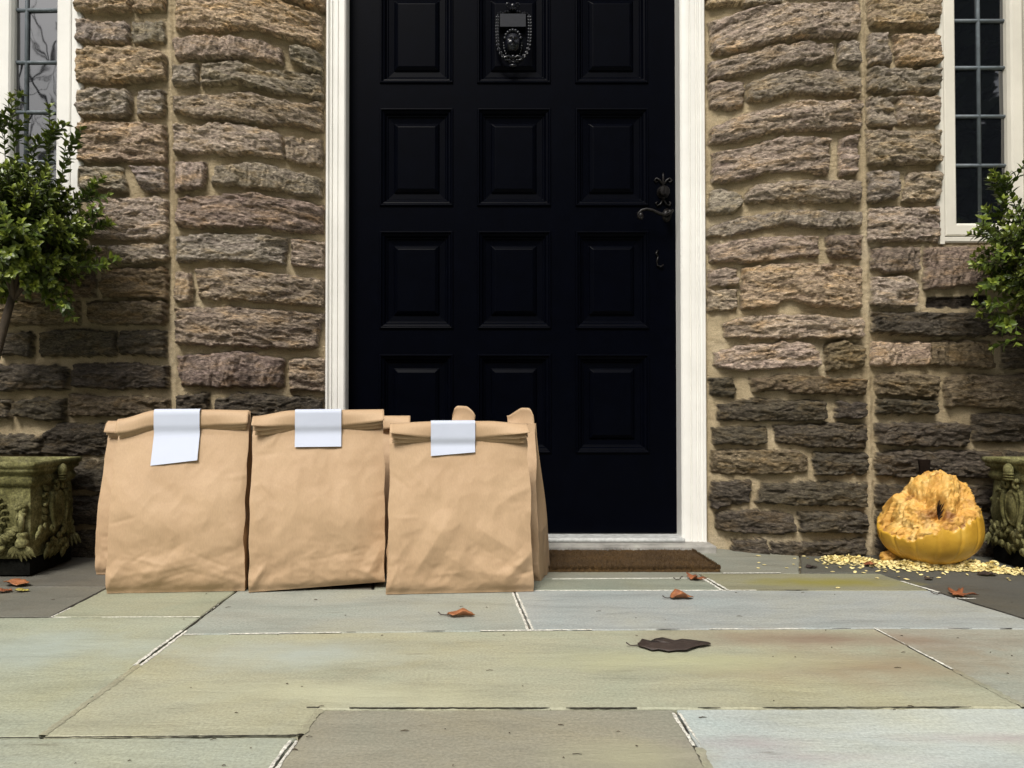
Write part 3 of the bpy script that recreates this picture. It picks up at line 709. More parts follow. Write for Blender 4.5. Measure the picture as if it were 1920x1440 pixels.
def window(x0, x1, z0, z1, zglass, xg0, xg1, vbars, hbars, mat, wave, sgn, lab, sashx):
    mb = MB(); f = x0 if sgn < 0 else x1
    s0 = sashx
    rect_frame(mb, x0, x1, z0, z1, [(0, YW + .06), (0, YW - .004), (.004, YW - .007), (s0 - .004, YW - .007), (s0 - .002, YW - .002), (s0 - .001, YW + .012)])
    mb.grid(wavy_edge(f, z0 - .004, 1.5, sgn, wave))
    w = mb.build("window", mat, smooth=False); hpart(w); w['label'] = lab
    mb = MB(); g0 = (xg0 - x0) if sgn < 0 else (x1 - xg1)
    rect_frame(mb, x0 + s0 + .0015, x1 - s0 - .0015, z0 + s0 + .0015, z1 - s0 - .0015, [(0, YW + .03), (0, YW + .000), (.003, YW - .002), (g0 - s0 - .010, YW - .002), (g0 - s0 - .006, YW + .002), (g0 - s0 - .002, YW + .010), (g0 - s0, YW + .030)])
    sa = mb.build("sash", mat, w, smooth=False)
    mb = MB(); yg = YW + .020
    gx0, gx1, gz0, gz1 = x0 + g0 - .004, x1 - g0 + .004, z0 + g0 - .004, z1 - g0 + .004
    # slightly tilted separate panes, as old leaded lights have
    vb = [gx0] + vbars + [gx1]; hb = [gz0] + hbars + [gz1]; rr = random.Random(int(abs(x0) * 100))
    for i in range(len(vb) - 1):
        for j in range(len(hb) - 1):
            t1, t2 = rr.uniform(-.0014, .0014), rr.uniform(-.0014, .0014)
            mb.add([(vb[i], yg + t1, hb[j]), (vb[i + 1], yg - t1, hb[j]), (vb[i + 1], yg - t1 + t2, hb[j + 1]), (vb[i], yg + t1 + t2, hb[j + 1])], [(0, 1, 2, 3)])
    gl = mb.build("pane", M['glass'], w, smooth=False)
    mb = MB()
    for v in vbars: mb.tube([(v, yg - .001, gz0), (v, yg - .001, gz1)], .0052, 6)
    for h_ in hbars: mb.tube([(gx0, yg - .0012, h_), (gx1, yg - .0012, h_)], .0050, 6)
    ld = mb.build("glazing_bar", M['lead'], w)
    return w
yb_ = YW + .02
pz = [onwall(148, q)[2] for q in (35, 92, 165, 226, 309, 366, 452)]     # joint heights beside the left window
def wave_l(z): return 0.0005 + sum(0.0105 * math.exp(-((z - q) / .014) ** 2) for q in pz) + 0.001 * math.sin(z * 90)
qz = [onwall(1757, q)[2] for q in (62, 127, 181, 241, 317, 384)]
def wave_r(z): return -0.001 + sum(0.006 * math.exp(-((z - q) / .012) ** 2) for q in qz) + 0.0008 * math.sin(z * 70)
xvl = atY(50, 200, yb_)[0]; gl1 = atY(110, 200, yb_)[0]
pit = 0.128
sxl = WLX1 - onwall(133.5, 200)[0]
zl = [atY(50, q, yb_)[2] for q in (20, 118, 211, 304)]; dz = zl[0] - zl[1]
hb = sorted([zl[0] + dz * k for k in range(1, 8) if zl[0] + dz * k < WZ1 - .06] + zl + [zl[3] - dz * k for k in range(1, 3) if zl[3] - dz * k > WLZ0 + .07])
wwin = window(WLX0, WLX1, WLZ0, WZ1, 0, WLX0 + (WLX1 - gl1), gl1, [xvl], hb, M['white'], wave_l, 1, "white painted leaded window reflecting bare branches", sxl)
gr0 = atY(1786, 200, yb_)[0]; gr1 = WRX1 - (gr0 - WRX0)
zr = [atY(1845, q, yb_)[2] for q in (40, 128, 219, 311)]; dz = (zr[0] - zr[3]) / 3
hb = sorted([zr[0] + dz * k for k in range(1, 9) if zr[0] + dz * k < WZ1 - .06] + zr)
window(WRX0, WRX1, WRZ0, WZ1, 0, gr0, gr1, [(gr0 + gr1) / 2], hb, M['cream'], wave_r, -1, "cream painted leaded window with dark panes", onwall(1769, 200)[0] - WRX0)
# ------------------------------------------------------------------ ground: lawn to the horizon, flagstone porch
g = 400
lawn = mesh_obj("lawn", [(-g, -g, -.16), (g, -g, -.16), (g, g, -.16), (-g, g, -.16)], [(0, 1, 2, 3)], M['grass'], smooth=False); tag(lawn, kind='structure')
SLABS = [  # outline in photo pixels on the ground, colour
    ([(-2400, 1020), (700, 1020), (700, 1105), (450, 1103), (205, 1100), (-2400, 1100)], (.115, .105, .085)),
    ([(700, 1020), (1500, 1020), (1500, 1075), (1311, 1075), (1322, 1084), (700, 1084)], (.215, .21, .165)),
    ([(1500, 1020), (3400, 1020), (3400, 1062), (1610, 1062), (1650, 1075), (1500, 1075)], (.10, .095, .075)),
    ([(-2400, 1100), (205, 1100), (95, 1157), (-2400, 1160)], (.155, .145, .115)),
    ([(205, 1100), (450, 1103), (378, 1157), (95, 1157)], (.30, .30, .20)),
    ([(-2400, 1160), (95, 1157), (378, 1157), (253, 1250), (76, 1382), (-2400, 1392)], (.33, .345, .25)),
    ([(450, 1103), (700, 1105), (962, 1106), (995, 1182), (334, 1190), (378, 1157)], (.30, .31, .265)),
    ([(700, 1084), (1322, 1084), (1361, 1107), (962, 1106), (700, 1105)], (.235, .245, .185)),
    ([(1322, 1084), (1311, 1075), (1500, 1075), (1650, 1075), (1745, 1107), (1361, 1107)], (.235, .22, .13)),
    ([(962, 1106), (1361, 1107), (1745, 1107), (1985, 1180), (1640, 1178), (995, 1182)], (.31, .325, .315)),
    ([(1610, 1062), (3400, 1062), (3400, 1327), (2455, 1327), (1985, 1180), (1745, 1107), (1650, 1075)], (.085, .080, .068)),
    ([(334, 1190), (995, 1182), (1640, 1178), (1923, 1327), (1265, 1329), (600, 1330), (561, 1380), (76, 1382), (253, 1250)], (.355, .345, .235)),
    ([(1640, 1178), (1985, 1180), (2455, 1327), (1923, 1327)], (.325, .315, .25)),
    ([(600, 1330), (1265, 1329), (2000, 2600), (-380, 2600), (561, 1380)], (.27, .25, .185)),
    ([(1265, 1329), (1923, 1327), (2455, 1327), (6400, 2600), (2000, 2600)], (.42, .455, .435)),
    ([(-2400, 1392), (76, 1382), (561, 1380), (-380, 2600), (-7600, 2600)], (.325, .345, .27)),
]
def inset(P, d):
    n = len(P); out = []
    A = sum(P[i][0] * P[(i + 1) % n][1] - P[(i + 1) % n][0] * P[i][1] for i in range(n)); sg = 1 if A > 0 else -1
    for i in range(n):
        p0, p1, p2 = (np.array(P[(i + k) % n]) for k in (-1, 0, 1))
        e1 = (p1 - p0) / (np.linalg.norm(p1 - p0) + 1e-9); e2 = (p2 - p1) / (np.linalg.norm(p2 - p1) + 1e-9)
        n1 = np.array([-e1[1], e1[0]]) * sg; n2 = np.array([-e2[1], e2[0]]) * sg
        m = n1 + n2; m = m / max(np.dot(m, n1), .35) if np.linalg.norm(m) > 1e-6 else n1
        out.append(p1 + m * d)
    return out
def rough_outline(P, step, amp, seed):
    out = []; n = len(P)
    for i in range(n):
        a, b = np.array(P[i]), np.array(P[(i + 1) % n]); L = np.linalg.norm(b - a); k = max(1, int(min(L, 3.2) / step))
        nn = np.array([-(b - a)[1], (b - a)[0]]) / (L + 1e-9)
        for j in range(k):
            p = a + (b - a) * j / k
            w = 0 if j == 0 else float(fbm(np.array([p[0] * 40 + seed]), np.array([p[1] * 40]), 3, 7)[0]) * amp
            out.append(p + nn * w)
    return out
mb = MB(); tints = []
rs = random.Random(8)
extra = []
for i, (xa, xb, ya, yb2) in enumerate([(-3.6, -1.2, -.9, .285), (-1.2, .3, -.9, .285), (.3, 1.7, -.9, .285), (1.7, 3.8, -.9, .285), (-3.6, -.4, -2.2, -.9), (-.4, 1.1, -2.2, -.9), (1.1, 3.8, -2.2, -.9)]):
    extra.append(([(xa, ya), (xb, ya), (xb, yb2), (xa, yb2)], [(.33, .33, .25), (.30, .32, .29), (.36, .34, .24)][i % 3]))
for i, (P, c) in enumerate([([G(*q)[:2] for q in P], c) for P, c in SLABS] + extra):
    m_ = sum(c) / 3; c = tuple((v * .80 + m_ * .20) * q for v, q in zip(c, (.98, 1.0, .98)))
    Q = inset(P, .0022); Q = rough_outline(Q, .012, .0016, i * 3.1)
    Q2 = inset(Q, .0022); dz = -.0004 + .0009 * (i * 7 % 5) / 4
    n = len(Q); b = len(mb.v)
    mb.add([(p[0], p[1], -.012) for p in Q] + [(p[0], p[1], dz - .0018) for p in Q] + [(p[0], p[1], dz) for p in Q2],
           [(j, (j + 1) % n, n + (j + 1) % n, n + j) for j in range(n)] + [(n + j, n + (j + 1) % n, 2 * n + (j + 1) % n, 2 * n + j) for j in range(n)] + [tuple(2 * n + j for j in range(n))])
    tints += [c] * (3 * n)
# the bed under the slabs, and the edge of the porch
mb.mi = 1
b = len(mb.v); mb.box(-3.7, 3.9, -2.25, YW + .02, -.155, -.0055); tints += [(.1, .1, .1)] * 8
# pointing left in the joints: pale ridges and dark open cracks
rj = random.Random(21)
def joint(pts, w, mi, dash=1.0, dbl=False):
    P = [G(*q)[:2] for q in pts]; L = 0
    for a, b_ in zip(P[:-1], P[1:]):
        e = (b_ - a); Ls = np.linalg.norm(e); e = e / Ls; nn = np.array([-e[1], e[0]])
        for off in ((-w * 1.6, w * 1.6) if dbl else (0,)):
            t = 0; cur = []
            def flush(cur):
                if len(cur) < 3: return
                V = []; b0 = len(mb.v)
                for (p, ww) in cur: V += [(*(p + nn * ww), .0006), (*(p + nn * ww * .3), .0011), (*(p - nn * ww * .5), .0011), (*(p - nn * ww), .0006)]
                Fc = [(k * 4 + j, k * 4 + j + 1, (k + 1) * 4 + j + 1, (k + 1) * 4 + j) for k in range(len(cur) - 1) for j in range(3)]
                mb.mi = mi; mb.add(V, Fc); tints.extend([(.30, .295, .215)] * len(V))
            while t < Ls:
                p = a + e * t; v = float(perlin(np.array([p[0] * 14 + off * 300]), np.array([p[1] * 14 + w * 900]), 3)[0])
                gate = float(sst(-.12, .22, np.array(v - (.55 - dash))))
                if gate > .06: cur.append((p + nn * (off + w * .6 * float(perlin(np.array([t * 90]), np.array([off * 50]), 4)[0])), w * (.55 + .6 * abs(float(perlin(np.array([t * 55]), np.array([off * 70 + 3]), 5)[0])) + rj.uniform(0, .25)) * gate * .95))
                else: flush(cur); cur = []
                t += .004
            flush(cur)
WHT, DRK = 2, 3
joint([(430, 1118), (345, 1183)], .0020, DRK, .9); joint([(345, 1183), (255, 1250)], .0030, WHT, 1.4, True); joint([(428, 1120), (380, 1156)], .0016, WHT, .5)
joint([(965, 1112), (995, 1182)], .0026, WHT, 1.5, True); joint([(1035, 1086), (1320, 1084)], .0030, WHT, .85); joint([(1323, 1085), (1360, 1107)], .0036, WHT, 1.4, True)
joint([(1000, 1108), (1420, 1107)], .0032, WHT, 1.2); joint([(1420, 1107), (1740, 1107)], .0025, DRK, .5); joint([(1355, 1075), (1465, 1074.5)], .0040, WHT, 1.2)
joint([(345, 1190), (640, 1186)], .0030, WHT, .7); joint([(640, 1186), (880, 1183)], .002, DRK, .3); joint([(900, 1183), (1110, 1181)], .0032, WHT, 1.0); joint([(1110, 1181), (1330, 1180)], .0018, DRK, .4); joint([(1330, 1180), (1520, 1179)], .0028, WHT, .8); joint([(1520, 1179), (1900, 1179)], .0018, DRK, .45)
joint([(1640, 1178), (1700, 1210)], .0026, WHT, 1.2); joint([(1700, 1210), (1790, 1257)], .0026, WHT, 1.0); joint([(1702, 1213), (1790, 1259)], .0018, DRK, .7)
joint([(1690, 1090), (1765, 1112)], .0042, WHT, 1.0); joint([(1765, 1113), (1990, 1181)], .0026, DRK, .9); joint([(1790, 1122), (1920, 1124)], .003, WHT, .2)
joint([(550, 1390), (505, 1452)], .0024, WHT, 1.3, True); joint([(1268, 1338), (1310, 1402)], .0024, WHT, 1.1, True); joint([(1272, 1346), (1292, 1378)], .0022, DRK, .9)
joint([(655, 1328), (1200, 1328)], .0018, DRK, 1.1); joint([(1200, 1328), (1920, 1326)], .0014, DRK, .5); joint([(575, 1327), (600, 1327)], .0018, DRK, 1.2)
joint([(-300, 1387), (570, 1379)], .0017, DRK, 1.2); joint([(205, 1101), (95, 1157)], .0032, DRK, 1.2); joint([(150, 1132), (95, 1158)], .0018, WHT, .4); joint([(95, 1158), (378, 1157)], .0020, WHT, .55); joint([(-200, 1160), (95, 1158)], .0024, DRK, .6)
joint([(262, 1246), (76, 1382)], .0060, 0, 2.2); joint([(1790, 1257), (1923, 1327)], .0060, 0, 2.2); joint([(1310, 1403), (1360, 1500)], .0060, 0, 2.2); joint([(600, 1331), (563, 1378)], .0060, 0, 2.2)

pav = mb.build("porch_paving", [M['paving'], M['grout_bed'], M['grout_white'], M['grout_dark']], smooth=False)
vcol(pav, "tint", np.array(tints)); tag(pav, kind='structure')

# ------------------------------------------------------------------ doormat
mx1, my0, my1 = G(1352, 1073)[0], G(1300, 1073)[1], 1.978
mx0 = -.115
nx, ny = 230, 92
X_, Y_ = np.meshgrid(np.linspace(mx0, mx1, nx), np.linspace(my0, my1, ny), indexing='ij')
ex = np.minimum.reduce([X_ - mx0, mx1 - X_, Y_ - my0, my1 - Y_])
rn = np.random.RandomState(3)
Zm = .002 + .0085 * sst(0, .006, ex + .001) + rn.uniform(-.0014, .0014, X_.shape) + .001 * fbm(X_ * 9, Y_ * 9, 2, 3)
Zm[ex < 1e-6] = 0.0008
jx = rn.uniform(-.0022, .0022, X_.shape); jy = rn.uniform(-.0022, .0022, X_.shape)
base_v = np.stack([X_ + jx, Y_ + jy, Zm], -1).reshape(-1, 3); nb = 9000
bx, by = rn.uniform(mx0 + .002, mx1 - .001, nb), rn.uniform(my0 + .001, my1 - .002, nb)
bx[:900] = mx1 - .003 * rn.rand(900); by[900:3200] = my0 + .003 * rn.rand(2300)
bz = .0065 + .004 * rn.rand(nb); th_ = rn.uniform(0, 6.28, nb); ln = rn.uniform(.004, .0075, nb); tl = rn.uniform(0, .8, nb); wd_ = .0006
p0 = np.stack([bx, by, bz], -1); d_ = np.stack([np.cos(th_) * tl, np.sin(th_) * tl, np.ones(nb)], -1); d_ /= np.linalg.norm(d_, axis=1)[:, None]
s_ = np.stack([-np.sin(th_ + 1), np.cos(th_ + 1), 0 * th_], -1) * wd_
bv = np.stack([p0 - s_, p0 + s_, p0 + d_ * ln[:, None] + s_ * .4, p0 + d_ * ln[:, None] - s_ * .4], 1).reshape(-1, 3)
mat_o = mesh_obj("doormat", np.concatenate([base_v, bv]), np.concatenate([grid_faces(nx, ny), np.arange(nb * 4).reshape(-1, 4) + len(base_v)]), M['coir'], smooth=False)
tag(mat_o, "brown bristly coir doormat lying before the door threshold", "doormat")

# ------------------------------------------------------------------ paper bags
def W(x, z, d, w, H, sd, bulge, creases, seed):
    return 0
def make_bag(label, pl, pr, ytl, ytr, depth, seed, droop=(0, 0), lean=.012, taper=.035, fold=True, creases=(), foldprof=(1, 1), lift=(0, 0), bulge=.010, stick=None, ears=None, group="brown paper bags on the porch", ftop=1.0):
    A, B = G(*pl), G(*pr); ux = (B - A)[:2]; w = float(np.linalg.norm(ux)); rz = math.atan2(ux[1], ux[0])
    O = (A + B) / 2; d = depth
    Hl = atY(pl[0], ytl, A[1])[2]; Hr = atY(pr[0], ytr, B[1])[2]
    nf, ns, nz = 118, 12, 124
    r = random.Random(seed)
    top = .016
    def section(s, Hs=None):
        dep = d * (1 - sst(.30, 1.0, s)) + top * sst(.30, 1.0, s) if s < 1 else top
        yf = lean * s + .30 * (d - dep); hw = w / 2 * (1 - taper * s)
        return dep, yf, hw
    def zmap(u, s): return s * (Hl + (Hr - Hl) * (u * .5 + .5)) - (droop[0] if u < 0 else droop[1]) * float(sst(.40, 1.0, np.array(abs(u)))) * float(sst(.5, 1, np.array(s)))
    rc = random.Random(seed * 5 + 2); fine = []
    for q in range(15):
        low = rc.random() < .5
        x0 = rc.uniform(-.48, .48) * w if low else rc.choice((-1, 1)) * rc.uniform(.34, .49) * w; z0 = rc.uniform(.012, .085) if low else rc.uniform(.05, .30)
        a_ = rc.gauss(0, .5) if low else rc.uniform(-1.2, 1.2); l_ = rc.uniform(.025, .085)
        fine.append((x0, z0, x0 + l_ * math.cos(a_), max(.006, z0 + l_ * math.sin(a_)), rc.choice((-1, 1, 1)) * rc.uniform(.0006, .0015), rc.uniform(.005, .011)))
    for sx in (-1, 1):
        fine.append((sx * .495 * w, .004, sx * rc.uniform(.30, .44) * w, rc.uniform(.03, .07), rc.uniform(.0014, .0028), rc.uniform(.007, .012)))
    creases = list(creases) + fine
    def creased(x, z, face):
        off = 0.0
        for (x0, z0, x1, z1, amp, wd) in (creases if face == 0 else ()):
            ex_, ez_ = x1 - x0, z1 - z0; t = np.clip(((x - x0) * ex_ + (z - z0) * ez_) / (ex_ ** 2 + ez_ ** 2), 0, 1)
            dd = np.hypot(x - x0 - t * ex_, z - z0 - t * ez_); off = off + amp * np.maximum(0, 1 - dd / wd) * np.sin(np.pi * np.clip(t * .9 + .05, 0, 1)) ** .4
        return off
    V = []; 
    us_ = np.linspace(-1, 1, nf)
    rows_ = []
    for j in range(nz + 1):
        s = j / nz; dep, yf, hw = section(s); ring = []
        half = d / 2; g_ = math.sqrt(max(0, half ** 2 - (dep / 2) ** 2)) * .92
        x = us_ * hw; z = np.array([zmap(u, s) for u in us_])
        liftz = lift[0] + (lift[1] - lift[0]) * (us_ * .5 + .5)
        zz = z + liftz * np.exp(-s * 30)
        bul = bulge * (1 - np.abs(us_) ** 3.2) * math.sin(math.pi * min(1, s * 1.0 / .86)) ** .8 if s < .86 else 0 * us_
        edge = (1 - np.abs(us_) ** 8)
        lowf = .0034 * fbm(x * 9 + seed * 3.3, z * 8 + seed, 2, seed) * edge * (1 - sst(.75, .92, s)) * sst(0, .1, s)
        cr = .0019 * (ridged(x * 9 + seed, z * 12, 3, seed + 3) - .4) * (1 - sst(.10, .38, s)) * sst(0.005, .05, s)
        cr = cr + .0012 * (ridged(x * 16 + seed * 2, z * 14, 2, seed + 9) - .4) * (1 - sst(.78, .9, s))
        tuck = -.006 * np.exp(-(s / .035) ** 2)
        inset_ = .010 * sst(.88, .94, s) * sst(.25, .9, np.abs(us_)) * (1 if fold else 0) * (1 - sst(.97, 1.0, s))
        yy = yf + inset_ - bul - lowf - cr - creased(x, z, 0) - tuck
        xw = x + .0028 * fbm(np.full(nf, 3.1 * seed), z * 14 + np.sign(us_) * 5, 2, seed + 1) * np.abs(us_) ** 6
        ring += list(np.stack([xw, yy, zz], 1))
        for side in (1, -1):
            pts = []
            for k in range(1, ns):
                t = k / ns; pin = (1 - abs(2 * t - 1)) * g_
                e = .003 * float(fbm(np.array([t * 4 + seed]), np.array([s * 7]), 2, seed + 5 + side)[0]) * math.sin(math.pi * t)
                yv = yf + dep * t
                pts.append((side * (hw - pin - (.006 * math.sin(math.pi * t) * (s < .5)) * 0 + e), yv, zmap(side, s) + (liftz[-1] if side > 0 else liftz[0]) * math.exp(-s * 30) * (1 - t)))
            if side > 0: right = pts
            else: left = pts
        back = [(u * hw, yf + dep + .004 * (1 - u * u) * math.sin(math.pi * s), zmap(u, s)) for u in us_[::-1][::3]]
        ring += right + back + left[::-1]
        rows_.append(ring)
    nr = len(rows_[0])
    P = np.array(rows_).transpose(1, 0, 2)
    mb = MB(); mb.add(P.reshape(-1, 3), grid_faces(nr, nz + 1, True))
    cap = [i * (nz + 1) for i in range(nr)]; mb.f.append(cap[::-1]); mb.m.append(0)
    capt = [i * (nz + 1) + nz for i in range(nr)]; mb.f.append(capt); mb.m.append(0)
    bag = mb.build("paper_bag", M['paper'], loc=(O[0], O[1], 0.0012), rot=(0, 0, rz))
    autosmooth(bag, 42)
    tag(bag, label, "paper bag", group)
    dep, yf, hw = section(1.0)
    ftopy = lambda u, s=1.0: section(s)[1]
    if fold:
        mb = MB(); nu = 56
        F0 = .036
        for k in range(3):
            P = []
            for i in range(nu + 1):
                u = -1 + 2 * i / nu; end = max(0, (abs(u) - .30) / .70); fp = foldprof[0] if u < 0 else foldprof[1]
                Fk = F0 * (1 - .50 * fp * end ** 1.2) + .0016 * k + .0085 * k * end ** .8 * fp + .0015 * float(perlin(np.array([u * 2.3 + seed]), np.array([k * 3.1]), 4)[0])
                flare = .024 * fp * end ** 1.5 * (1 - .30 * k) + .0012 * float(perlin(np.array([u * 3 + seed]), np.array([k * 2.2 + 7]), 9)[0])
                col_ = []
                zt_ = zmap(u, 1.0); sl_ = [0, .10, .22, .4, .6, .8, 1.0]
                for s_ in sl_:
                    yy = yf - .0024 * (3 - k) * min(1, s_ * 4) - flare * s_ ** 1.2 - .0012 * math.sin(math.pi * s_)
                    col_.append((u * (hw + .001 - .0025 * k * (1 if abs(u) > .9 else 0)), yy, zt_ + .0016 * (1 - k * .4) - Fk * s_))
                P.append(col_)
            mb.grid(np.array(P)[::-1])
        ft = mb.build("folded_top", M['paper'], bag); solid(ft, .0006)
    for (xa, xb, za, zb, pk, tilt) in (ears or ()):      # opened mouth flaps standing up
        mb = MB(); P = []; n = 14
        for i in range(n + 1):
            t = i / n; x = xa + (xb - xa) * t; tt_ = t ** (math.log(.5) / math.log(pk)); h_ = (zb - za) * min(1, 1.12 * math.sin(math.pi * tt_) ** .55) * (1 - .10 * t)
            h_ = max(h_, .003)
            P.append([(x + tilt * q * .01, yf + .004 + .010 * math.sin(q * 2.2) * (1 - .5 * t) + .004 * math.sin(t * 5), za - .025 + (h_ + .025) * q) for q in np.linspace(0, 1, 8)])
        mb.grid(np.array(P)[::-1])
        er = mb.build("mouth_flap", M['paper'], bag); solid(er, .0009)
    if stick:
        (xa, xb, yt, yb_l, yb_r) = stick
        nu, nv = 12, 18; P = []
        cr_, sr_ = math.cos(rz), math.sin(rz)
        def tolocal(px, py, yloc):
            # point of the pixel ray on the plane of the bag front (local y = yloc)
            dv = ray(px, py); c0 = np.array([-O[0], -O[1]])
            # world -> local: lx = cos*(X-Ox)+sin*(Y-Oy), ly = -sin*(X-Ox)+cos*(Y-Oy)
            t = (yloc + (-sr_ * O[0] + cr_ * O[1])) / (-sr_ * dv[0] + cr_ * dv[1])
            Pw = dv * t; return cr_ * (Pw[0] - O[0]) + sr_ * (Pw[1] - O[1]), CAMH + Pw[2] - .0012
        y0 = yf - .0135
        x0l, _ = tolocal(xa, yt, y0); x1l, _ = tolocal(xb, yt, y0); _, z0l = tolocal(xa, yb_l, y0); _, z1l = tolocal(xb, yb_r, y0)
        for i in range(nu + 1):
            t = i / nu; x = x0l + (x1l - x0l) * t; u = x / hw; zt_ = zmap(u, 1.0) + .003; zb = z0l + (z1l - z0l) * t; col_ = []
            for j in range(-3, nv + 1):
                q = max(j, 0) / nv; z = zt_ - (zt_ - zb) * q
                fd = zt_ - z
                sS = z / zmap(u, 1.0); yb__ = section(min(1, sS))[1] - bulge * (1 - abs(u) ** 3.2) * (math.sin(math.pi * min(1, sS / .86)) ** .8 if sS < .86 else 0)
                over = yf - .0125 
                k = sst(.034, .05, fd); y = over * (1 - k) + min(over + .004, yb__ - .0045) * k
                if j < 0: y = yf + .001 + .004 * (-j) - .004 - .002 * j; z = zt_ + (.0006 if j > -2 else 0)
                if j == 0: y = yf - .0085
                col_.append((x, y, z))
            P.append(col_)
        lb = mb_lab = MB(); lb.grid(np.array(P)[::-1]); lo = lb.build("label", M['label'], bag); lo.location = (0, -.0004, 0)
    return bag
w_ = .14
make_bag("tan paper bag with long white sticker on its folded top, nearest the lion planter", (199, 1115), (458, 1110), 772, 770, .150, 1, droop=(.018, .002), taper=.02, foldprof=(.35, .45), bulge=.012, stick=(288, 374, 772, 872, 862),
         creases=[(-.12, .035, .02, .055, .006, .03), (-.05, .05, .12, .10, .004, .04), (.06, .03, .135, .06, .005, .03), (-.10, .20, .02, .11, .004, .05), (.10, .14, .138, .10, .004, .02), (-.13, .02, -.10, .06, .005, .02)])
make_bag("tan paper bag with folded top and square white sticker, standing between two other bags", (466, 1113), (722, 1104), 773, 770, .145, 2, droop=(.011, .0), taper=.015, foldprof=(1.0, .7), lift=(0, .012), bulge=.010, stick=(553, 640, 772, 838, 837),
         creases=[(-.138, .26, -.10, .20, .004, .02), (-.138, .22, -.12, .14, .004, .02), (-.13, .02, -.11, .05, .005, .02), (-.03, .045, .10, .04, .004, .03), (.10, .03, .125, .08, .005, .02), (-.02, .20, .10, .12, .003, .06)])
make_bag("pale tan paper bag with folded top and faded white sticker, nearest the doormat", (725, 1117), (1000, 1111), 794, 792, .098, 3, droop=(.003, .006), taper=.045, foldprof=(1.0, 1.1), bulge=.008, stick=(808, 891, 792, 855, 848),
         creases=[(-.10, .03, -.03, .14, .006, .03), (-.03, .14, .0, .05, .005, .03), (.03, .135, .13, .07, .006, .03), (.0, .05, .13, .03, .005, .03), (-.13, .06, -.12, .02, .005, .02), (.09, .03, .14, .08, .006, .02)])
make_bag("tan paper bag mostly hidden in the back row behind the bag with the long sticker", (178, 1079), (412, 1079), 792, 792, .14, 4, foldprof=(.6, .6), creases=[(-.12, .03, -.06, .06, .005, .02)])
make_bag("tan paper bag in the back row showing one folded top corner against the black door", (537, 1079), (766, 1078), 783, 782, .14, 5, foldprof=(.3, .8), taper=.0)
make_bag("tan paper bag with opened crumpled top standing beside the doormat behind the pale bag", (778, 1077), (1014, 1091), 800, 796, .125, 6, fold=False, taper=.17, lean=.03, bulge=.012,
         ears=[(-.082, -.025, .352, .378, .38, .5), (.055, .118, .352, .374, .70, -.3)], creases=[(.08, .08, .138, .03, .006, .02), (.10, .16, .13, .10, .004, .02)])
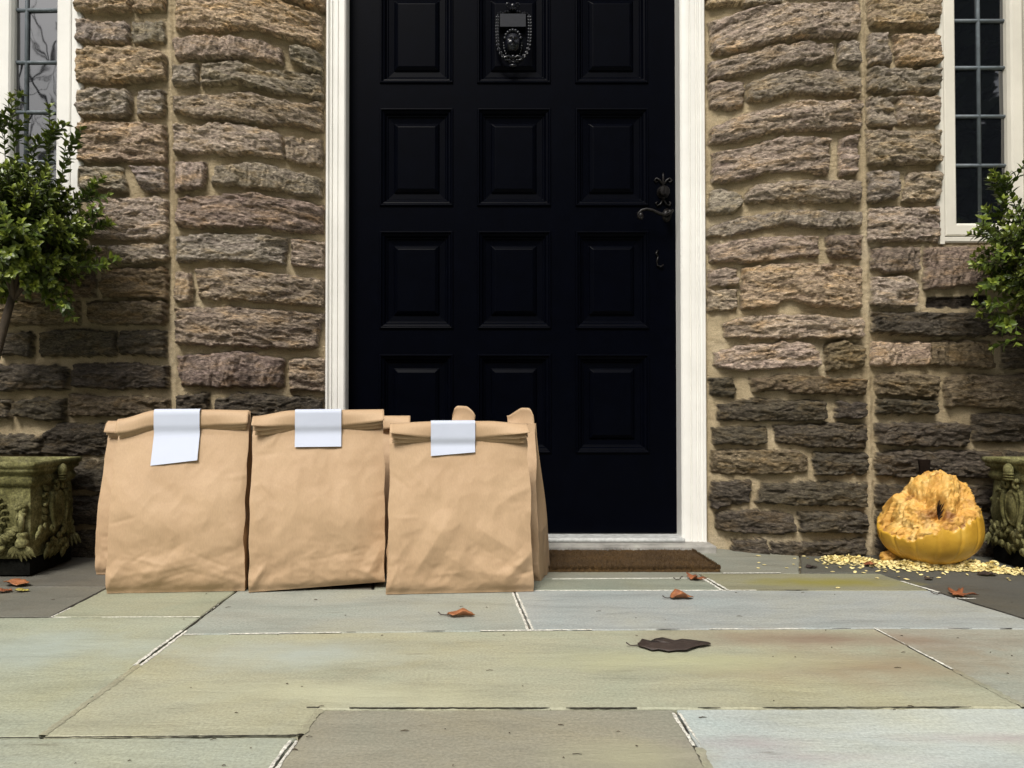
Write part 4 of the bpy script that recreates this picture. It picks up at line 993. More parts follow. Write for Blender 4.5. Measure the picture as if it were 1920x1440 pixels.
# ------------------------------------------------------------------ cast stone planters
def make_planter(label, cx, cyf, hw, H, seed):
    root = empty("planter", (cx, cyf + hw, 0.0)); tag(root, label, "planter", "cast stone planters beside the windows")
    r = random.Random(seed)
    prof = [(.30 * hw, .034), (.86 * hw, .034), (.90 * hw, .042), (.89 * hw, .055), (.90 * hw, .065), (.96 * hw, .085), (.99 * hw, .115), (.985 * hw, .150), (.96 * hw, H - .062), (.955 * hw, H - .056),
            (1.01 * hw, H - .052), (1.05 * hw, H - .044), (1.03 * hw, H - .036), (1.0 * hw, H - .032), (1.02 * hw, H - .026), (1.09 * hw, H - .022), (1.10 * hw, H - .018), (1.09 * hw, H - .015), (1.15 * hw, H - .010), (1.16 * hw, H - .004), (1.13 * hw, H), (.96 * hw, H - .001), (.92 * hw, H - .006), (.90 * hw, H - .05)]
    n = 10; V = []; per = []
    for side in range(4):
        for k in range(n):
            t = -1 + 2 * k / n
            per.append([(t, -1), (1, t), (-t, 1), (-1, -t)][side])
    for w, z in prof:
        for (a, b) in per:
            m = max(abs(a), abs(b)); rr = 1.0 - .05 * (max(0, abs(a) - .75) / .25 * max(0, abs(b) - .75) / .25)
            j = 1 + .006 * float(perlin(np.array([a * 3 + z * 60]), np.array([b * 3 + seed]), 3)[0])
            V.append((a * w * rr * j, b * w * rr * j, z))
    N = len(per); Fc = [(i * N + k, i * N + (k + 1) % N, (i + 1) * N + (k + 1) % N, (i + 1) * N + k) for i in range(len(prof) - 1) for k in range(N)]
    o = MB().add(V, Fc).build("urn_body", M['moss'], root); autosmooth(o, 50)
    so = MB().add([(a * hw * .91, b * hw * .91, H - .02 + .004 * r.random()) for a, b in per] + [(0, 0, H - .012)], [(k, (k + 1) % N, N) for k in range(N)]).build("soil", M['soil'], root)
    def leaf(mb, c, ang, L, w, out=.006, tilt=.3):
        d = Vector((math.cos(ang), 0, math.sin(ang))); s_ = Vector((-d.z, 0, d.x))
        Mx = Matrix((d, Vector((0, 1, 0)), s_)).transposed()
        Mx = Mx @ Matrix.Rotation(tilt, 3, 'Z'); L *= 1.05; w *= 1.5; b0 = len(mb.v)
        for q, rw in ((0, .35), (.2, .8), (.42, 1), (.68, .72), (.88, .34), (1, .05)):
            for (oy, oz) in ((.6, 0), (.0, 1), (-1, .55), (-.35, 0), (-1, -.55), (0, -1)):
                p = Mx @ Vector((q * L, oy * out * rw - .004 * q * q, oz * w * rw)); mb.v.append((c[0] + p.x, c[1] + p.y, c[2] + p.z))
        for i in range(5):
            for k in range(6): mb.f.append([b0 + i * 6 + k, b0 + i * 6 + (k + 1) % 6, b0 + (i + 1) * 6 + (k + 1) % 6, b0 + (i + 1) * 6 + k]); mb.m.append(0)
    def add(name, mb, face):
        o = mb.build(name, M['moss'], root); o.rotation_euler = (0, 0, face * math.pi / 2); return o
    for face in range(4):
        y0 = -hw * .985
        if face in (0, 2):
            # lion mask with curled mane
            mb = MB(); zc = H * .535
            LION = [(-.36, .22, .16, .10, -.004), (.36, .22, .16, .10, -.004), (-.34, .20, .10, .07, .004), (.34, .20, .10, .07, .004), (-.34, .40, .26, .09, .006), (.34, .40, .26, .09, .006), (0, .0, .13, .42, .009), (0, -.2, .2, .1, .006),
                    (-.26, -.36, .22, .16, .009), (.26, -.36, .22, .16, .009), (0, -.60, .3, .07, -.007), (0, -.78, .24, .12, .006), (-.62, -.05, .2, .3, .004), (.62, -.05, .2, .3, .004), (0, .62, .3, .2, .004)]
            face_grid(mb, .024, .028, .014, LION, (0, y0 - .002, zc), 30)
            for ring_, (cnt, rad, sz) in enumerate(((15, .029, .0072), (19, .037, .0068))):
                for k in range(cnt):
                    a = 2 * math.pi * (k + .5 * ring_) / cnt
                    c = Vector((math.cos(a) * rad, y0 - .004 + .002 * ring_, zc + math.sin(a) * rad * 1.12))
                    pts = [c + Vector((math.cos(a + .9 * q) * sz * (1 - .16 * q), -.002 * q, math.sin(a + .9 * q) * sz * (1 - .16 * q))) for q in range(5)]
                    mb.tube(pts, [.0036, .0034, .003, .0026, .0018], 6)
            add("lion_mask", mb, face)
            mb = MB()                                     # swag of leaves and fruit below the mask
            for s_ in (-1, 1):
                for k in range(13):
                    t = k / 12; x = s_ * (.004 + (hw * .74) * t); z = H * .235 + .045 * t ** 2.2; wd = .020 - .010 * t
                    for q in range(3):
                        leaf(mb, (x + r.uniform(-.003, .003), y0 + .010 - .022 * (1 - abs(q - 1) * .4), z + (q - 1) * wd * .75), math.atan2(.8 * t + .2 * (q - 1), s_ * -.9) + r.uniform(-.4, .4) + math.pi * 0, .019, .0052, .0060, r.uniform(-.3, .3))
                for k in range(4): mb.blob((s_ * (.006 + .011 * k), y0 - .014, H * .235 + .004 * k + r.uniform(-.006, .006)), (.0075, .0075, .0075), None, 8, 6)
            add("leaf_swag", mb, face)
            for s_ in (-1, 1):                            # tassels hanging at the ends of the swag
                mb = MB(); x = s_ * hw * .78; zt_ = H * .58
                for k in range(12): mb.blob((x + r.uniform(-.010, .010), y0 - .003 + r.uniform(-.004, .004), zt_ + r.uniform(-.010, .012)), (.006, .006, .006), None, 7, 5)
                mb.tube([(x, y0 - .004, zt_), (x + s_ * .003, y0 - .009, zt_ - .022), (x + s_ * .002, y0 - .008, zt_ - .05)], [.0055, .0065, .005], 8)
                mb.tube([(x - s_ * .004, y0 - .002, zt_), (x - s_ * .010, y0 - .006, zt_ - .02), (x - s_ * .016, y0 - .004, zt_ - .045)], [.004, .004, .002], 7)
                mb.lathe([(.0, .0), (.010, -.002), (.0125, -.008), (.009, -.014), (.011, -.017), (.0135, -.022), (.0145, -.032), (.012, -.034), (.0, -.030)], (x + s_ * .002, y0 - .004, zt_ - .046), 12)
                for k in range(7):
                    a = -math.pi / 2 + (k - 3) * .22; leaf(mb, (x + (k - 3) * .0042, y0 - .008, zt_ - .078), a, .030 + r.uniform(-.004, .004), .0042, .006)
                add("tassel", mb, face)
        else:
            # shield with scrolls, acanthus beneath
            mb = MB(); zc = H * .56
            a = np.linspace(-1, 1, 20); A, B = np.meshgrid(a, a, indexing='ij'); dx = A * np.sqrt(1 - B ** 2 / 2); dz_ = B * np.sqrt(1 - A ** 2 / 2)
            wd = 1 - .35 * np.clip(-dz_, 0, 1) ** 1.5
            mb.grid(np.stack([dx * .026 * wd, y0 - .016 * np.sqrt(np.clip(1 - dx ** 2 - dz_ ** 2, 0, 1)) - .006 * np.exp(-((np.hypot(dx, dz_) - .86) / .09) ** 2), zc + dz_ * .046], -1)[:, ::-1])
            for s_ in (-1, 1):
                sp = [Vector((s_ * (.018 + .012 * math.cos(q * .55 + 1.2) * (1 - q * .07)), y0 - .012, zc + .052 + .012 * math.sin(q * .55 + 1.2) * (1 - q * .07))) for q in range(11)]
                mb.tube(sp, [.0055 - .0003 * q for q in range(11)], 7)
                mb.tube([(s_ * .026, y0 - .008, zc + .04), (s_ * .034, y0 - .010, zc + .015), (s_ * .030, y0 - .011, zc - .015), (s_ * .020, y0 - .011, zc - .040), (s_ * .026, y0 - .011, zc - .052), (s_ * .034, y0 - .010, zc - .044), (s_ * .030, y0 - .010, zc - .036)], [.005, .006, .0055, .005, .005, .004, .0025], 7)
                for k in range(5): leaf(mb, (s_ * (.033 + .001 * k), y0 - .003, zc + .042 - .017 * k), math.atan2(.7, s_ * .8), .022, .006, .006)
                sp = [Vector((s_ * (.048 + .010 * math.cos(q * .6)), y0 - .006, zc + .030 + .010 * math.sin(q * .6) - .001 * q)) for q in range(10)]
                mb.tube(sp, [.004] * 10, 6)
            add("cartouche", mb, face)
            mb = MB()                                     # little crown over the shield, reaching across the mouldings
            mb.blob((0, y0 - .018, H * .90), (.013, .010, .016), None, 10, 8)
            for k in range(3): mb.blob((0, y0 - .018, H * .865 - .006 * k), (.016 - .001 * k, .010, .0035), None, 10, 6)
            add("finial", mb, face)
            mb = MB()
            for k in range(30):
                x = r.uniform(-.9, .9) * hw * .8; z = H * r.uniform(.10, .34) + .05 * abs(x) / hw
                leaf(mb, (x, y0 - .004 + r.uniform(-.006, .003), z + .012), -math.pi / 2 + x * 6 + r.uniform(-.5, .5), r.uniform(.018, .03), .006, .008)
            add("acanthus", mb, face)
    mb = MB()
    ring = [(.80, .0), (.92, .004), (.93, .030), (.88, .040)]
    mb.add([(a * hw * w, b * hw * w, z) for w, z in ring for a, b in per], [(i * N + k, i * N + (k + 1) % N, (i + 1) * N + (k + 1) % N, (i + 1) * N + k) for i in range(3) for k in range(N)])
    fo = mb.build("foot", M['foot'], root); autosmooth(fo, 40)
    return root
pcL = G(75, 1080)
PLY = float(G(40, 1083)[1])
plx = atY(60, 900, PLY)[0] - .096
prx = atY(1962, 900, PLY)[0] + .096
PH = atY(40, 868, PLY)[2] + .002
make_planter("green mossy square stone planter with lion mask, close to the tan paper bags", plx, PLY, .096, PH, 1)
make_planter("green mossy square stone planter with shield ornament, close to the gnawed pumpkin", prx, PLY, .096, PH, 2)

# ------------------------------------------------------------------ clipped boxwood shrubs standing in the planters
def make_shrub(label, base, C, rad, seed, shoots, trunk, nsprig):
    r = random.Random(seed); root = empty("boxwood_shrub", base); tag(root, label, "shrub", "boxwood shrubs in the planters")
    b = Vector(base); C = Vector(C) - b
    mt = MB()
    mt.tube([Vector(p) - b for p in trunk], [.0105, .010, .009, .010, .008][:len(trunk)], 9)
    top = Vector(trunk[-1]) - b
    ms = MB(); LV = []; LF = []; LC = []
    def leaf(p, d, n, L, w, colr):
        d = d.normalized(); s = d.cross(n); 
        if s.length < 1e-4: return
        s.normalize(); n = s.cross(d)
        k = len(LV)
        cup = .18 * w
        LV.extend([p, p + d * L * .35 + s * w * .5 + n * cup, p + d * L * .38, p + d * L * .35 - s * w * .5 + n * cup, p + d * L * .72 + s * w * .40 + n * cup * .6 - n * L * .03, p + d * L * .74 - n * L * .03, p + d * L * .72 - s * w * .40 + n * cup * .6 - n * L * .03, p + d * L - n * L * .09])
        LF.extend([(k, k + 2, k + 1), (k, k + 3, k + 2), (k + 1, k + 2, k + 5, k + 4), (k + 2, k + 3, k + 6, k + 5), (k + 4, k + 5, k + 7), (k + 5, k + 6, k + 7)])
        LC.extend([colr] * 8)
    def sprig(p, d, L, dens=1.0):
        d = d.normalized(); n = max(4, int(L / .0098 * dens)); bend = Vector((r.uniform(-.5, .5), r.uniform(-.5, .5), r.uniform(.0, .7)))
        q = p.copy(); pts = [q.copy()]; ang = r.uniform(0, 6)
        age = r.random()
        for k in range(n):
            t = k / n; d = (d + bend * (.5 / n)).normalized(); q = q + d * (L / n); pts.append(q.copy())
            a = d.orthogonal().normalized(); bb = d.cross(a)
            ang += math.pi / 2 + r.uniform(-.3, .3)
            young = max(0, t - .62) / .38
            for s_ in (0, math.pi):
                if r.random() < .06: continue
                o = a * math.cos(ang + s_) + bb * math.sin(ang + s_)
                ld = (o * r.uniform(.75, 1.1) + d * r.uniform(.45, .95)).normalized()
                g = r.uniform(.75, 1.2); y = young * r.uniform(.3, 1.0)
                base_c = (.058 + .018 * age, .092 + .018 * age, .013)
                c = tuple((base_c[i] * (1 - y) + (.25, .28, .035)[i] * y) * g for i in range(3)) + (1,)
                sz = r.uniform(.85, 1.15) * (1 - .25 * t)
                leaf(q, ld, (d + Vector((0, 0, .4))).normalized(), .0240 * sz, .0125 * sz, c)
        for k in range(3):                                    # terminal tuft
            o = a * math.cos(ang + k * 2.1) + bb * math.sin(ang + k * 2.1)
            leaf(q, (d + o * .5), d + o * -.5, .016, .0075, (.21, .26, .04, 1))
        ms.tube(pts[::2] + [pts[-1]], .0011, 4, False)
    limbs = []
    for k in range(15):
        a = 2.399 * k; el = r.uniform(-.25, 1.3); e = Vector((math.cos(a) * math.cos(el) * rad[0], math.sin(a) * math.cos(el) * rad[1], math.sin(el) * rad[2])) * .62
        e = C + e; m = top.lerp(e, .5) + Vector((r.uniform(-.02, .02), r.uniform(-.02, .02), .012))
        mt.tube([top - Vector((0, 0, .02)), m, e], [.0052, .0038, .002], 6); limbs.append(e)
    for k in range(nsprig):
        z = r.uniform(-.92, 1); a = r.uniform(0, 2 * math.pi); q = math.sqrt(1 - z * z)
        d = Vector((q * math.cos(a), q * math.sin(a), z))
        lump = 1 + .20 * float(perlin(np.array([d.x * 1.9 + seed * 3]), np.array([d.z * 1.9 + d.y * 1.3]), seed)[0])
        L = r.uniform(.055, .10); depth = (1 - r.random() ** 2.2 * .55)
        e = C + Vector((d.x * rad[0], d.y * rad[1], d.z * rad[2])) * lump * depth
        st = e - Vector((d.x, d.y, d.z + .25)).normalized() * L
        sprig(st, d + Vector((r.uniform(-.4, .4), r.uniform(-.4, .4), .25)), L)
    for (p0, p1, nb) in shoots:                               # long shoots that stand out of the outline
        p0, p1 = Vector(p0) - b, Vector(p1) - b; L = (p1 - p0).length
        sprig(p0, p1 - p0, L, .95)
        for k in range(nb):
            t = r.uniform(.2, .85); s0 = p0.lerp(p1, t); sprig(s0, (p1 - p0).normalized() + Vector((r.uniform(-.9, .9), r.uniform(-.9, .9), r.uniform(-.1, .7))), r.uniform(.035, .06))
    tr = mt.build("trunk", M['bark'], root)
    cr = mesh_obj("crown", [tuple(v) for v in LV], LF, M['leaf'], root, smooth=False); vcol(cr, "tint", np.array(LC))
    ms.build("twigs", M['twigs'], root)
    return root
SY = PLY + .075
S = lambda px, py, y=SY: tuple(atY(px, py, y))
baseL = (S(-40, 862)[0], SY, PH - .015)
make_shrub("leafy boxwood shrub in front of the white leaded window, rising from the lion mask planter", baseL, S(36, 440), (.166, .16, .174), 3,
           [(S(30, 330), S(22, 190), 5), (S(10, 300), S(5, 235), 3), (S(80, 340), S(98, 228), 6), (S(110, 360), S(132, 262), 4), (S(130, 400), S(172, 345), 4), (S(130, 440), S(205, 425), 3), (S(60, 330), S(66, 262), 3), (S(120, 500), S(198, 505), 3), (S(150, 380), S(182, 372), 3), (S(90, 540), S(138, 590), 3), (S(150, 430), S(193, 400), 2)],
           [baseL, S(-34, 770), S(-12, 690), S(6, 618), S(26, 545)], 430)
baseR = (S(1985, 862)[0], SY, PH - .015)
make_shrub("leafy boxwood shrub in front of the cream leaded window, above the pumpkin side planter", baseR, S(1996, 480), (.158, .162, .170), 4,
           [(S(1890, 400), S(1862, 345), 5), (S(1900, 380), S(1893, 330), 4), (S(1890, 460), S(1832, 437), 4), (S(1890, 490), S(1830, 505), 3), (S(1900, 560), S(1852, 590), 3), (S(1880, 420), S(1858, 395), 3), (S(1900, 590), S(1868, 606), 2), (S(1905, 600), S(1906, 640), 2), (S(1880, 520), S(1848, 540), 2)],
           [baseR, S(1982, 760), S(1988, 670), S(1976, 600), S(1978, 540)], 430)

# ------------------------------------------------------------------ the gnawed pumpkin
pc = G(1743, 1054); PCX, PCY = pc[0], 1.835
PCX = atY(1743, 1000, PCY)[0]
sc = PCY / F
pump = empty("pumpkin", (PCX, PCY, 0)); tag(pump, "yellow pumpkin gnawed open at the top with torn orange flesh, before the stone wall", "pumpkin")
zw = .084; RX = 90 * sc; RY = .100; zt_ = (1057 - 886) * sc
nu, nv = 260, 170
th = np.linspace(0, 2 * np.pi, nu, endpoint=False); ph = np.linspace(-np.pi / 2 + .02, np.pi / 2 - .01, nv)
T, P_ = np.meshgrid(th, ph, indexing='ij')
cx_, cy_, cz_ = np.cos(P_) * np.cos(T), np.cos(P_) * np.sin(T), np.sin(P_)      # -y faces the camera
cxs, czs = np.cos(T), P_
# rim of the bite, as latitude over longitude: high at the right side, low at the left, dipping in front
front = -np.sin(T)
nz1 = fbm(np.cos(T) * 2.6 + 4, np.sin(T) * 2.6, 4, 2); nz2 = fbm(np.cos(T) * 9, np.sin(T) * 9, 3, 5)
rim = .31 + .20 * np.cos(T - .15) - .13 * front + .07 * nz1 + .05 * nz2 - .20 * np.exp(-((np.cos(T) + .80) / .2) ** 2) * (front > -.3)
below = sst(.0, .07, rim - P_)               # 1 on the rind
flm = 1 - below
rib = 1 - .028 * np.abs(np.cos(T * 6 + .4)) ** .5 * np.cos(P_) ** .5 * 0 - .030 * (np.abs(np.sin(T * 6.0)) ** 6 * -1 + 1) * 0 - .032 * np.exp(-(np.sin(T * 7 + .6) / .20) ** 2) * np.cos(P_)
up = np.clip(np.sin(P_), 0, 1)
X = cx_ * RX; Y = cy_ * RY; Z = np.where(cz_ < 0, zw + cz_ * zw, zw + cz_ * (zt_ - zw))
d1 = fbm(X * 22 + 3, Z * 22 + Y * 17, 4, 11); d2 = ridged(X * 55, Z * 55 + Y * 40, 3, 14); d3 = fbm(X * 150, Z * 150 + Y * 110, 2, 16)
def hole(px, py, rpx, rpz, amt):
    x0 = atY(px, py, PCY - .06)[0] - PCX; z0 = atY(px, py, PCY - .06)[2]
    rr2 = ((X * .93 - x0 + .0025 * d3) / (rpx * sc)) ** 2 + ((Z - z0 + .003 * d3) / (rpz * sc)) ** 2
    return amt * np.exp(-rr2 ** 2) * (cy_ < .0)
k = rib - flm * (.045 * sst(0, .25, P_ - rim) + .022 + .105 * d1 * .8 + .022 * (d2 - .3) + .024 * d3)
# scooped bites
def scoop(px, py, rpx, rpz, amt, sidey=None):
    x0 = atY(px, py, PCY - .06)[0] - PCX; z0 = atY(px, py, PCY - .06)[2]
    return amt * np.exp(-(((X - x0) / (rpx * sc)) ** 2 + ((Z - z0) / (rpz * sc)) ** 2)) * (cy_ < .15)
k = k - flm * (scoop(1705, 955, 40, 20, .09) + scoop(1688, 985, 24, 14, .10) + scoop(1805, 940, 14, 30, .12) + scoop(1735, 985, 34, 10, .05) + scoop(1700, 915, 18, 14, .22) + .20 * np.exp(-(((cx_ + .52) / .12) ** 2 + ((P_ - .72) / .16) ** 2)) + .13 * np.exp(-(((cx_ - .72) / .10) ** 2 + ((P_ - .55) / .10) ** 2)))
k = k + flm * (scoop(1770, 910, 30, 26, .12) + scoop(1683, 935, 9, 10, .20) + scoop(1720, 905, 10, 9, .08))
k = k - hole(1753, 944, 6.0, 17, .80) * flm - hole(1747, 968, 10, 8, .14) * flm
k = k - .02 * np.exp(-((P_ + 1.45) / .2) ** 2)
Xs = X * k; Ys = Y * k; Zs = zw + (Z - zw) * np.where(cz_ > 0, np.clip(k, .35, 1.2), 1)
Zs = Zs + flm * .010 * np.exp(-((Xs - .026) / .05) ** 2) * up
Xs = Xs + .020 * up ** 2 * flm
Zs = np.maximum(Zs, 0.0015)
PV = np.stack([Xs, Ys, Zs], -1).reshape(-1, 3); PF = grid_faces(nu, nv, True)
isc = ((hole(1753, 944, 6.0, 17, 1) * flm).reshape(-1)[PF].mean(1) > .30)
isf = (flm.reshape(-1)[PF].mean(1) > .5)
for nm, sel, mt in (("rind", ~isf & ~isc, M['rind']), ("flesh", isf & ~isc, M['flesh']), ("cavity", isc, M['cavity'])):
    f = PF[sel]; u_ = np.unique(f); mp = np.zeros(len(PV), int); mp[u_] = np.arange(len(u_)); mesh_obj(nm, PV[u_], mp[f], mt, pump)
mb = MB(); s0 = Vector((atY(1733, 905, PCY + .045)[0] - PCX, .045, atY(1733, 905, PCY + .045)[2])); s1 = Vector((atY(1733, 862, PCY + .045)[0] - PCX, .045, atY(1733, 862, PCY + .045)[2]))
mb.tube([s0 - Vector((0, 0, .05)), s0, s0.lerp(s1, .5) + Vector((.001, 0, 0)), s1], [.022, .0155, .0120, .0140], 7)
st = mb.build("stem", simple("black_pumpkin_stem", (.010, .006, .004), 0.95, .5, 60, .5, 120, .004, .1), pump, smooth=False)
# broken piece of flesh on the paving
mb = MB(); rr = np.random.RandomState(2)
cp = G(1668, 1056)
def chunk(name, lab, cat, p, r3, mat, seed):
    n1, n2 = 36, 24; T2, P2 = np.meshgrid(np.linspace(0, 2 * np.pi, n1, endpoint=False), np.linspace(-np.pi / 2 + .01, np.pi / 2 - .01, n2), indexing='ij')
    x, y, z = np.cos(P2) * np.cos(T2), np.cos(P2) * np.sin(T2), np.sin(P2)
    q = 1 + .30 * fbm(x * 1.7 + seed, z * 1.9 + y, 4, seed) + .16 * ridged(x * 4 + seed, z * 4 + y * 2, 2, seed)
    V = np.stack([x * r3[0] * q, y * r3[1] * q, np.maximum(z * q, -.55) * r3[2] + .55 * r3[2]], -1).reshape(-1, 3)
    o = mesh_obj(name, V, grid_faces(n1, n2, True), mat, loc=(p[0], p[1], .001)); tag(o, lab, cat); return o
chunk("pumpkin_chunk", "jagged lump of orange pumpkin flesh among the seeds at the foot of the pumpkin", "pumpkin piece", cp, (.021, .014, .017), M['flesh'], 4)

# ------------------------------------------------------------------ seeds and shreds strewn on the paving
def seed_mesh(L, w, h):
    V = [(L * .5, 0, 0), (L * .2, w * .5, 0), (-L * .25, w * .46, 0), (-L * .5, w * .1, 0), (-L * .5, -w * .1, 0), (-L * .25, -w * .46, 0), (L * .2, -w * .5, 0), (0, 0, h), (0, 0, -h)]
    return V, [(i, (i + 1) % 7, 7) for i in range(7)] + [((i + 1) % 7, i, 8) for i in range(7)]
rs = random.Random(77)
mb = MB()
def put(mb, x, y, z, flat):
    L = rs.uniform(.0085, .0135); V, Fc = seed_mesh(L, L * rs.uniform(.5, .65), L * .12)
    Mx = Matrix.Rotation(rs.uniform(0, 6.28), 3, 'Z') @ Matrix.Rotation(rs.uniform(-flat, flat), 3, 'X') @ Matrix.Rotation(rs.uniform(-flat, flat), 3, 'Y')
    mb.add([Mx @ Vector(v) + Vector((x, y, z)) for v in V], Fc)
def heap(pa, pb, n, spread, hgt):
    for i in range(n):
        t = rs.random(); p = G(pa[0] + (pb[0] - pa[0]) * t, pa[1] + (pb[1] - pa[1]) * t); g = rs.gauss(0, 1)
        y = p[1] + g * spread; lv = math.exp(-g * g * .8) * hgt * (.55 + .6 * abs(math.sin(t * 17 + 1) * math.sin(t * 7)))
        put(mb, p[0] + rs.gauss(0, .004), y, .002 + rs.random() * lv, .35 + .5 * (lv > .006))
heap((1550, 1052), (1625, 1054), 340, .016, .015); heap((1620, 1057), (1700, 1062), 260, .018, .012); heap((1690, 1065), (1865, 1068), 1150, .013, .022); heap((1850, 1070), (1910, 1073), 200, .016, .010); heap((1690, 1062), (1900, 1068), 130, .045, .003); heap((1520, 1052), (1700, 1068), 90, .045, .003)
pile = mb.build("pumpkin_seeds", M['seed'], smooth=False); tag(pile, "long spilled bank of pale yellow pumpkin seeds and shreds below the gnawed pumpkin", "pumpkin seeds", kind='stuff')
V, Fc = seed_mesh(.0125, .0072, .0014)
first = None
STRAY = [((1422, 1043), "yellow shred of rind lying nearest the wall beside the doormat", None), ((1423, 1056), None, 1), ((1433, 1060), None, 1), ((1422, 1066), None, 1), ((1490, 1048), None, 1), ((1488, 1059), None, 1), ((1500, 1065), None, 1), ((1561, 1073), None, 1), ((1571, 1103), None, 1), ((1893, 1089), None, 1), ((1700, 1087), None, 1), ((1737, 1083), None, 1), ((1760, 1084), None, 1), ((1645, 1085), None, 1), ((1620, 1075), None, 1), ((1475, 1066), None, 1)]
for i, (p, lab, _) in enumerate(STRAY):
    w = G(*p)
    if first is None:
        o = mesh_obj("pumpkin_seed", V, Fc, M['seed'], smooth=False); first = o
    else:
        o = first.copy(); COL.objects.link(o)
    o.location = (w[0], w[1], .0016); o.rotation_euler = (rs.uniform(-.1, .1), rs.uniform(-.1, .1), rs.uniform(0, 6))
    o.scale = [rs.uniform(.8, 1.2)] * 3
    tag(o, "single pale pumpkin seed lying loose on the flagstones away from the bank of seeds", "pumpkin seed", "loose pumpkin seeds on the flagstones")

# ------------------------------------------------------------------ fallen leaves
def leaf_blade(outline, L, curl, seed, stem, mat, name, label, px, rz, cup=.0, group="fallen leaves on the porch", cat="leaf", lift=.003):
    w = G(*px); n = len(outline); r = random.Random(seed)
    # fan of rings from the midrib point so the blade can curl
    C = np.array([.5, 0.0]); V = [(C[0] * L, 0, 0)]; Fc = []
    O = np.array(outline); rings = (.35, .7, 1.0)
    for q in rings:
        for p in O:
            pt = C + (p - C) * q; V.append((pt[0] * L, pt[1] * L, 0))
    for i in range(n):
        Fc.append((0, 1 + i, 1 + (i + 1) % n))
        for k in range(2): Fc.append((1 + k * n + i, 1 + (k + 1) * n + i, 1 + (k + 1) * n + (i + 1) % n, 1 + k * n + (i + 1) % n))
    V = np.array(V, float); x, y = V[:, 0] / L, V[:, 1] / L
    V[:, 2] = L * (curl * np.abs(y) * (1 + .5 * np.sin(x * 7 + seed)) + cup * (x - .5) ** 2 + .05 * fbm(x * 4 + seed, y * 4, 3, seed) * (.3 if L > .1 else 1)); V[:, 2] -= V[:, 2].min() - .0012
    mb = MB().add(V, Fc)
    o = mb.build(name, mat, smooth=True, loc=(w[0], w[1], .0012), rot=(0, 0, rz)); solid(o, .0006)
    if stem:
        K = min(L, .055); z0 = float(V[:, 2][1:][np.argmin(V[1:, 0])])
        s_ = MB().tube([(.03 * L, 0, z0 + .0003), (-.10 * K, .02 * K, .0016), (-.22 * K, .03 * K, .0022), (-.32 * K, .06 * K, .006)], [.0011, .0009, .0009, .0012], 6).build("stem", M['dry_brown'], o)
    tag(o, label, cat, group); return o
def ovate(n=26, w=.26, jag=.03, seed=1):
    r = random.Random(seed); P = []
    for i in range(n):
        a = 2 * math.pi * i / n; x = .5 - .5 * math.cos(a); y = w * math.sin(a) * (1 + .3 * math.cos(a)) * (1 + r.uniform(-jag, jag) * 4)
        P.append((x, y))
    return P
def maple(seed=1):
    r = random.Random(seed); P = []
    lobes = [(-2.5, .22), (-1.65, .42), (-.82, .50), (0, .58), (.82, .50), (1.65, .42), (2.5, .22)]
    for i, (a, l) in enumerate(lobes):
        for da, f in ((-.30, .48), (-.16, .70), (-.07, .82), (0, 1.0), (.07, .80), (.17, .72), (.30, .48)):
            q = l * f * r.uniform(.92, 1.08); P.append((.42 + q * math.cos(a + da), q * math.sin(a + da)))
        if i < 6: P.append((.42 + .20 * math.cos(a + .41), .20 * math.sin(a + .41)))
    P.append((.30, 0.0)); return P
leaf_blade(ovate(seed=3), .050, .55, 3, True, M['dry_orange'], "fallen_leaf", "small curled orange brown leaf lying just in front of the pale tan bag", (838, 1156), R(-2))
leaf_blade(ovate(seed=5, w=.30), .046, .60, 5, True, M['dry_orange'], "fallen_leaf", "curled orange leaf with long thin stalk lying alone in front of the doormat", (1257, 1124), R(4))
leaf_blade(maple(2), .062, .30, 6, True, M['dry_red'], "fallen_leaf", "crumpled rusty leaf lying against the corner edge of the doormat", (1278, 1089), R(12), lift=.002)
leaf_blade(ovate(seed=9, w=.235, jag=.08), .116, .03, 8, True, M['dry_brown'], "fallen_leaf", "large flat black brown leaf lying on the olive flagstone", (1196, 1214), R(4))
leaf_blade(maple(5), .072, .25, 9, True, M['dry_red'], "fallen_leaf", "red brown lobed leaf on the dark slab joint in front of the pumpkin", (1764, 1117), R(-6))
leaf_blade(ovate(seed=12, w=.30), .058, .35, 12, False, M['dry_orange'], "fallen_leaf", "orange leaf leaning at the foot of the mossy lion mask planter", (10, 1097), R(-12), cup=.3)
leaf_blade(ovate(seed=13, w=.30), .028, .3, 13, False, M['dry_yellow'], "fallen_leaf", "small yellow green leaf scrap lying before the lion mask planter", (28, 1110), R(5))
leaf_blade(ovate(seed=14, w=.35), .028, .4, 14, False, M['dry_red'], "fallen_leaf", "tiny dark red leaf scrap beside the yellow leaf scrap", (-6, 1112), R(15))
leaf_blade(ovate(seed=15, w=.30), .034, .4, 15, False, M['dry_red'], "fallen_leaf", "small reddish leaf half buried in the bank of seeds", (1622, 1062), R(20))
leaf_blade(ovate(seed=16, w=.34, jag=.05), .042, .2, 16, False, M['dry_brown'], "fallen_leaf", "dark shrivelled leaf lying along the front of the seed bank", (1835, 1079), R(2))
leaf_blade(ovate(seed=17, w=.34, jag=.05), .022, .3, 17, False, M['dry_brown'], "fallen_leaf", "tiny black leaf scrap in front of the pumpkin before the seeds", (1737, 1088), R(30))
leaf_blade(ovate(seed=18, w=.34, jag=.05), .028, .3, 18, False, M['dry_brown'], "fallen_leaf", "small black leaf scrap left of the thick end of the seed bank", (1512, 1066), R(10))
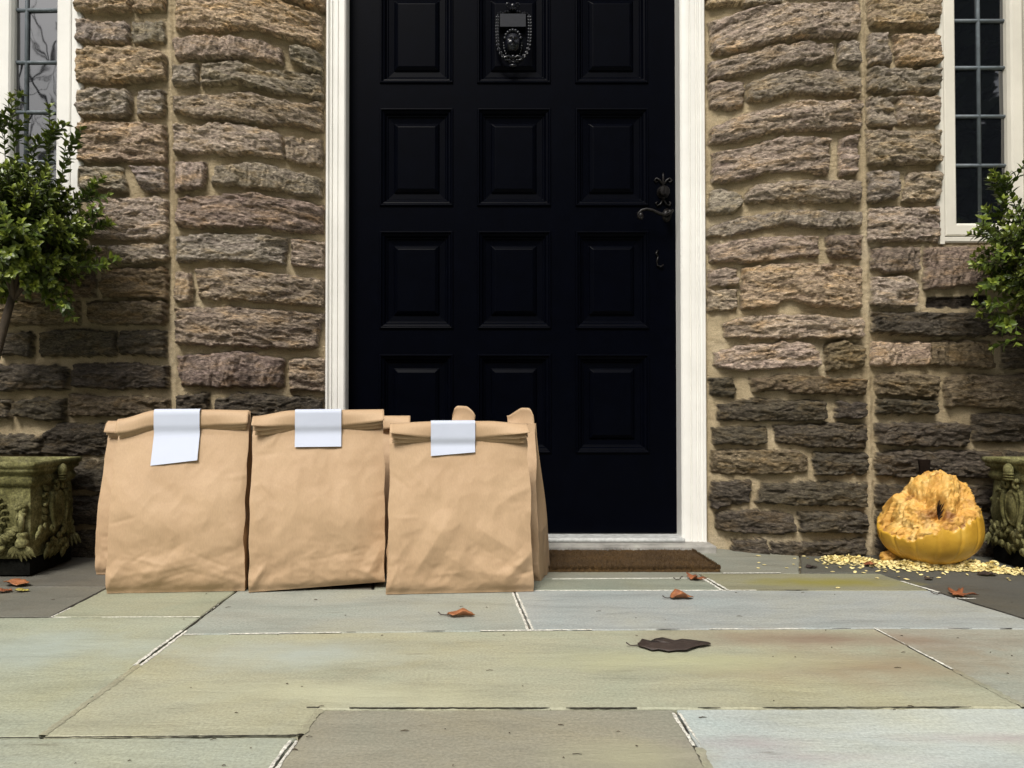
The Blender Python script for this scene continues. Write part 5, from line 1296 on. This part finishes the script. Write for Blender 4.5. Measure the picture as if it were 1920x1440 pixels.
# specks of dirt, bits of twig
mb = MB(); rd = random.Random(31)
for i in range(70):
    px, py = rd.uniform(-60, 1980), 1100 + 340 * rd.random() ** 1.1; w = G(px, py); L = rd.choice([.002, .002, .003, .004, .007, .010]); a = rd.gauss(0, .35)
    d = Vector((math.cos(a), math.sin(a), 0)) * L / 2; p = Vector((w[0], w[1], .0014))
    mb.tube([p - d, p + Vector((0, 0, .0006)), p + d], [.0004, rd.uniform(.0004, .0008), .0003], 5)
tag(mb.build("twig_litter", M['debris'], smooth=False), "specks of dark twig and dirt strewn over the flagstones", "litter", kind='stuff')

# ------------------------------------------------------------------ what stands across the lawn behind the viewer (seen only in the window glass)
def bare_tree(label, x, y, H, seed):
    r = random.Random(seed); root = empty("bare_tree", (x, y, -.16)); tag(root, label, "tree", "trees across the lawn")
    mt, mc = MB(), MB()
    def br(p, d, L, rad, lv):
        pts = [p]; q = p
        for k in range(4):
            d = (d + Vector((r.uniform(-.22, .22), r.uniform(-.22, .22), r.uniform(-.02, .16)))).normalized(); q = q + d * L / 4; pts.append(q)
        (mt if lv == 0 else mc).tube(pts, [rad * (1 - .14 * k) for k in range(5)], 6 if lv < 2 else 4, False)
        if lv < 4:
            for k in range(r.choice((2, 3, 3)) + (lv == 0) * 2):
                t = r.uniform(.35, 1); i = min(3, int(t * 4)); s = pts[i].lerp(pts[i + 1], t * 4 - i)
                a = r.uniform(0, 6.28); o = (d + Vector((math.cos(a), math.sin(a), r.uniform(-.1, .5))) * .85).normalized()
                br(s, o, L * r.uniform(.5, .75), rad * .5, lv + 1)
    br(Vector((0, 0, 0)), Vector((0, 0, 1)), H * .5, .16, 0)
    mt.build("trunk", M['treebark'], root); mc.build("crown", M['treebark'], root)
def evergreen(label, x, y, H, rad, seed):
    r = np.random.RandomState(seed); root = empty("evergreen_tree", (x, y, -.16)); tag(root, label, "tree", "trees across the lawn")
    MB().tube([(0, 0, 0), (0, 0, H * .9)], [.16, .03], 8).build("trunk", M['treebark'], root)
    n = 5200; t = r.rand(n) ** .75; a = r.rand(n) * 2 * np.pi; rr_ = rad * (1 - t) ** .8 * (.35 + .65 * np.sqrt(r.rand(n))) + .05
    Pn = np.stack([np.cos(a) * rr_, np.sin(a) * rr_, .2 + t * (H - .2)], -1)
    u = r.randn(n, 3); u[:, 2] *= .4; u /= np.linalg.norm(u, axis=1)[:, None]; v = np.cross(u, r.randn(n, 3)); v /= np.linalg.norm(v, axis=1)[:, None]
    s = (.16 + .22 * r.rand(n))[:, None]
    V = np.stack([Pn - u * s, Pn + v * s * .45, Pn + u * s, Pn - v * s * .45], 1).reshape(-1, 3)
    mesh_obj("crown", V, np.arange(n * 4).reshape(-1, 4), M['evergreen'], root, smooth=False)
for i, (x, y, H, rad) in enumerate([(6.2, -8.4, 9.5, 1.9), (8.9, -9.2, 11, 2.1), (11.6, -9.0, 9.0, 2.0), (3.6, -10.6, 8.0, 1.8), (1.2, -11.2, 7.2, 1.8), (-1.3, -11.6, 7.6, 1.8), (-3.8, -12.0, 6.4, 1.8), (14.4, -8.0, 8.5, 2.0), (-14.5, -9.0, 6.5, 2.0), (-6.3, -12.8, 5.6, 1.9), (-8.6, -12.6, 5.2, 1.9), (-11.2, -11.0, 5.4, 2.0)]):
    evergreen("dark evergreen tree across the lawn, one of the row facing the house", x, y, H, rad, i)
bare_tree("tall bare tree across the lawn reflected in the white leaded window", -7.4, -9.4, 9.0, 4)
bare_tree("slender bare tree across the lawn beside the tall bare tree", -5.6, -10.4, 8.0, 9)
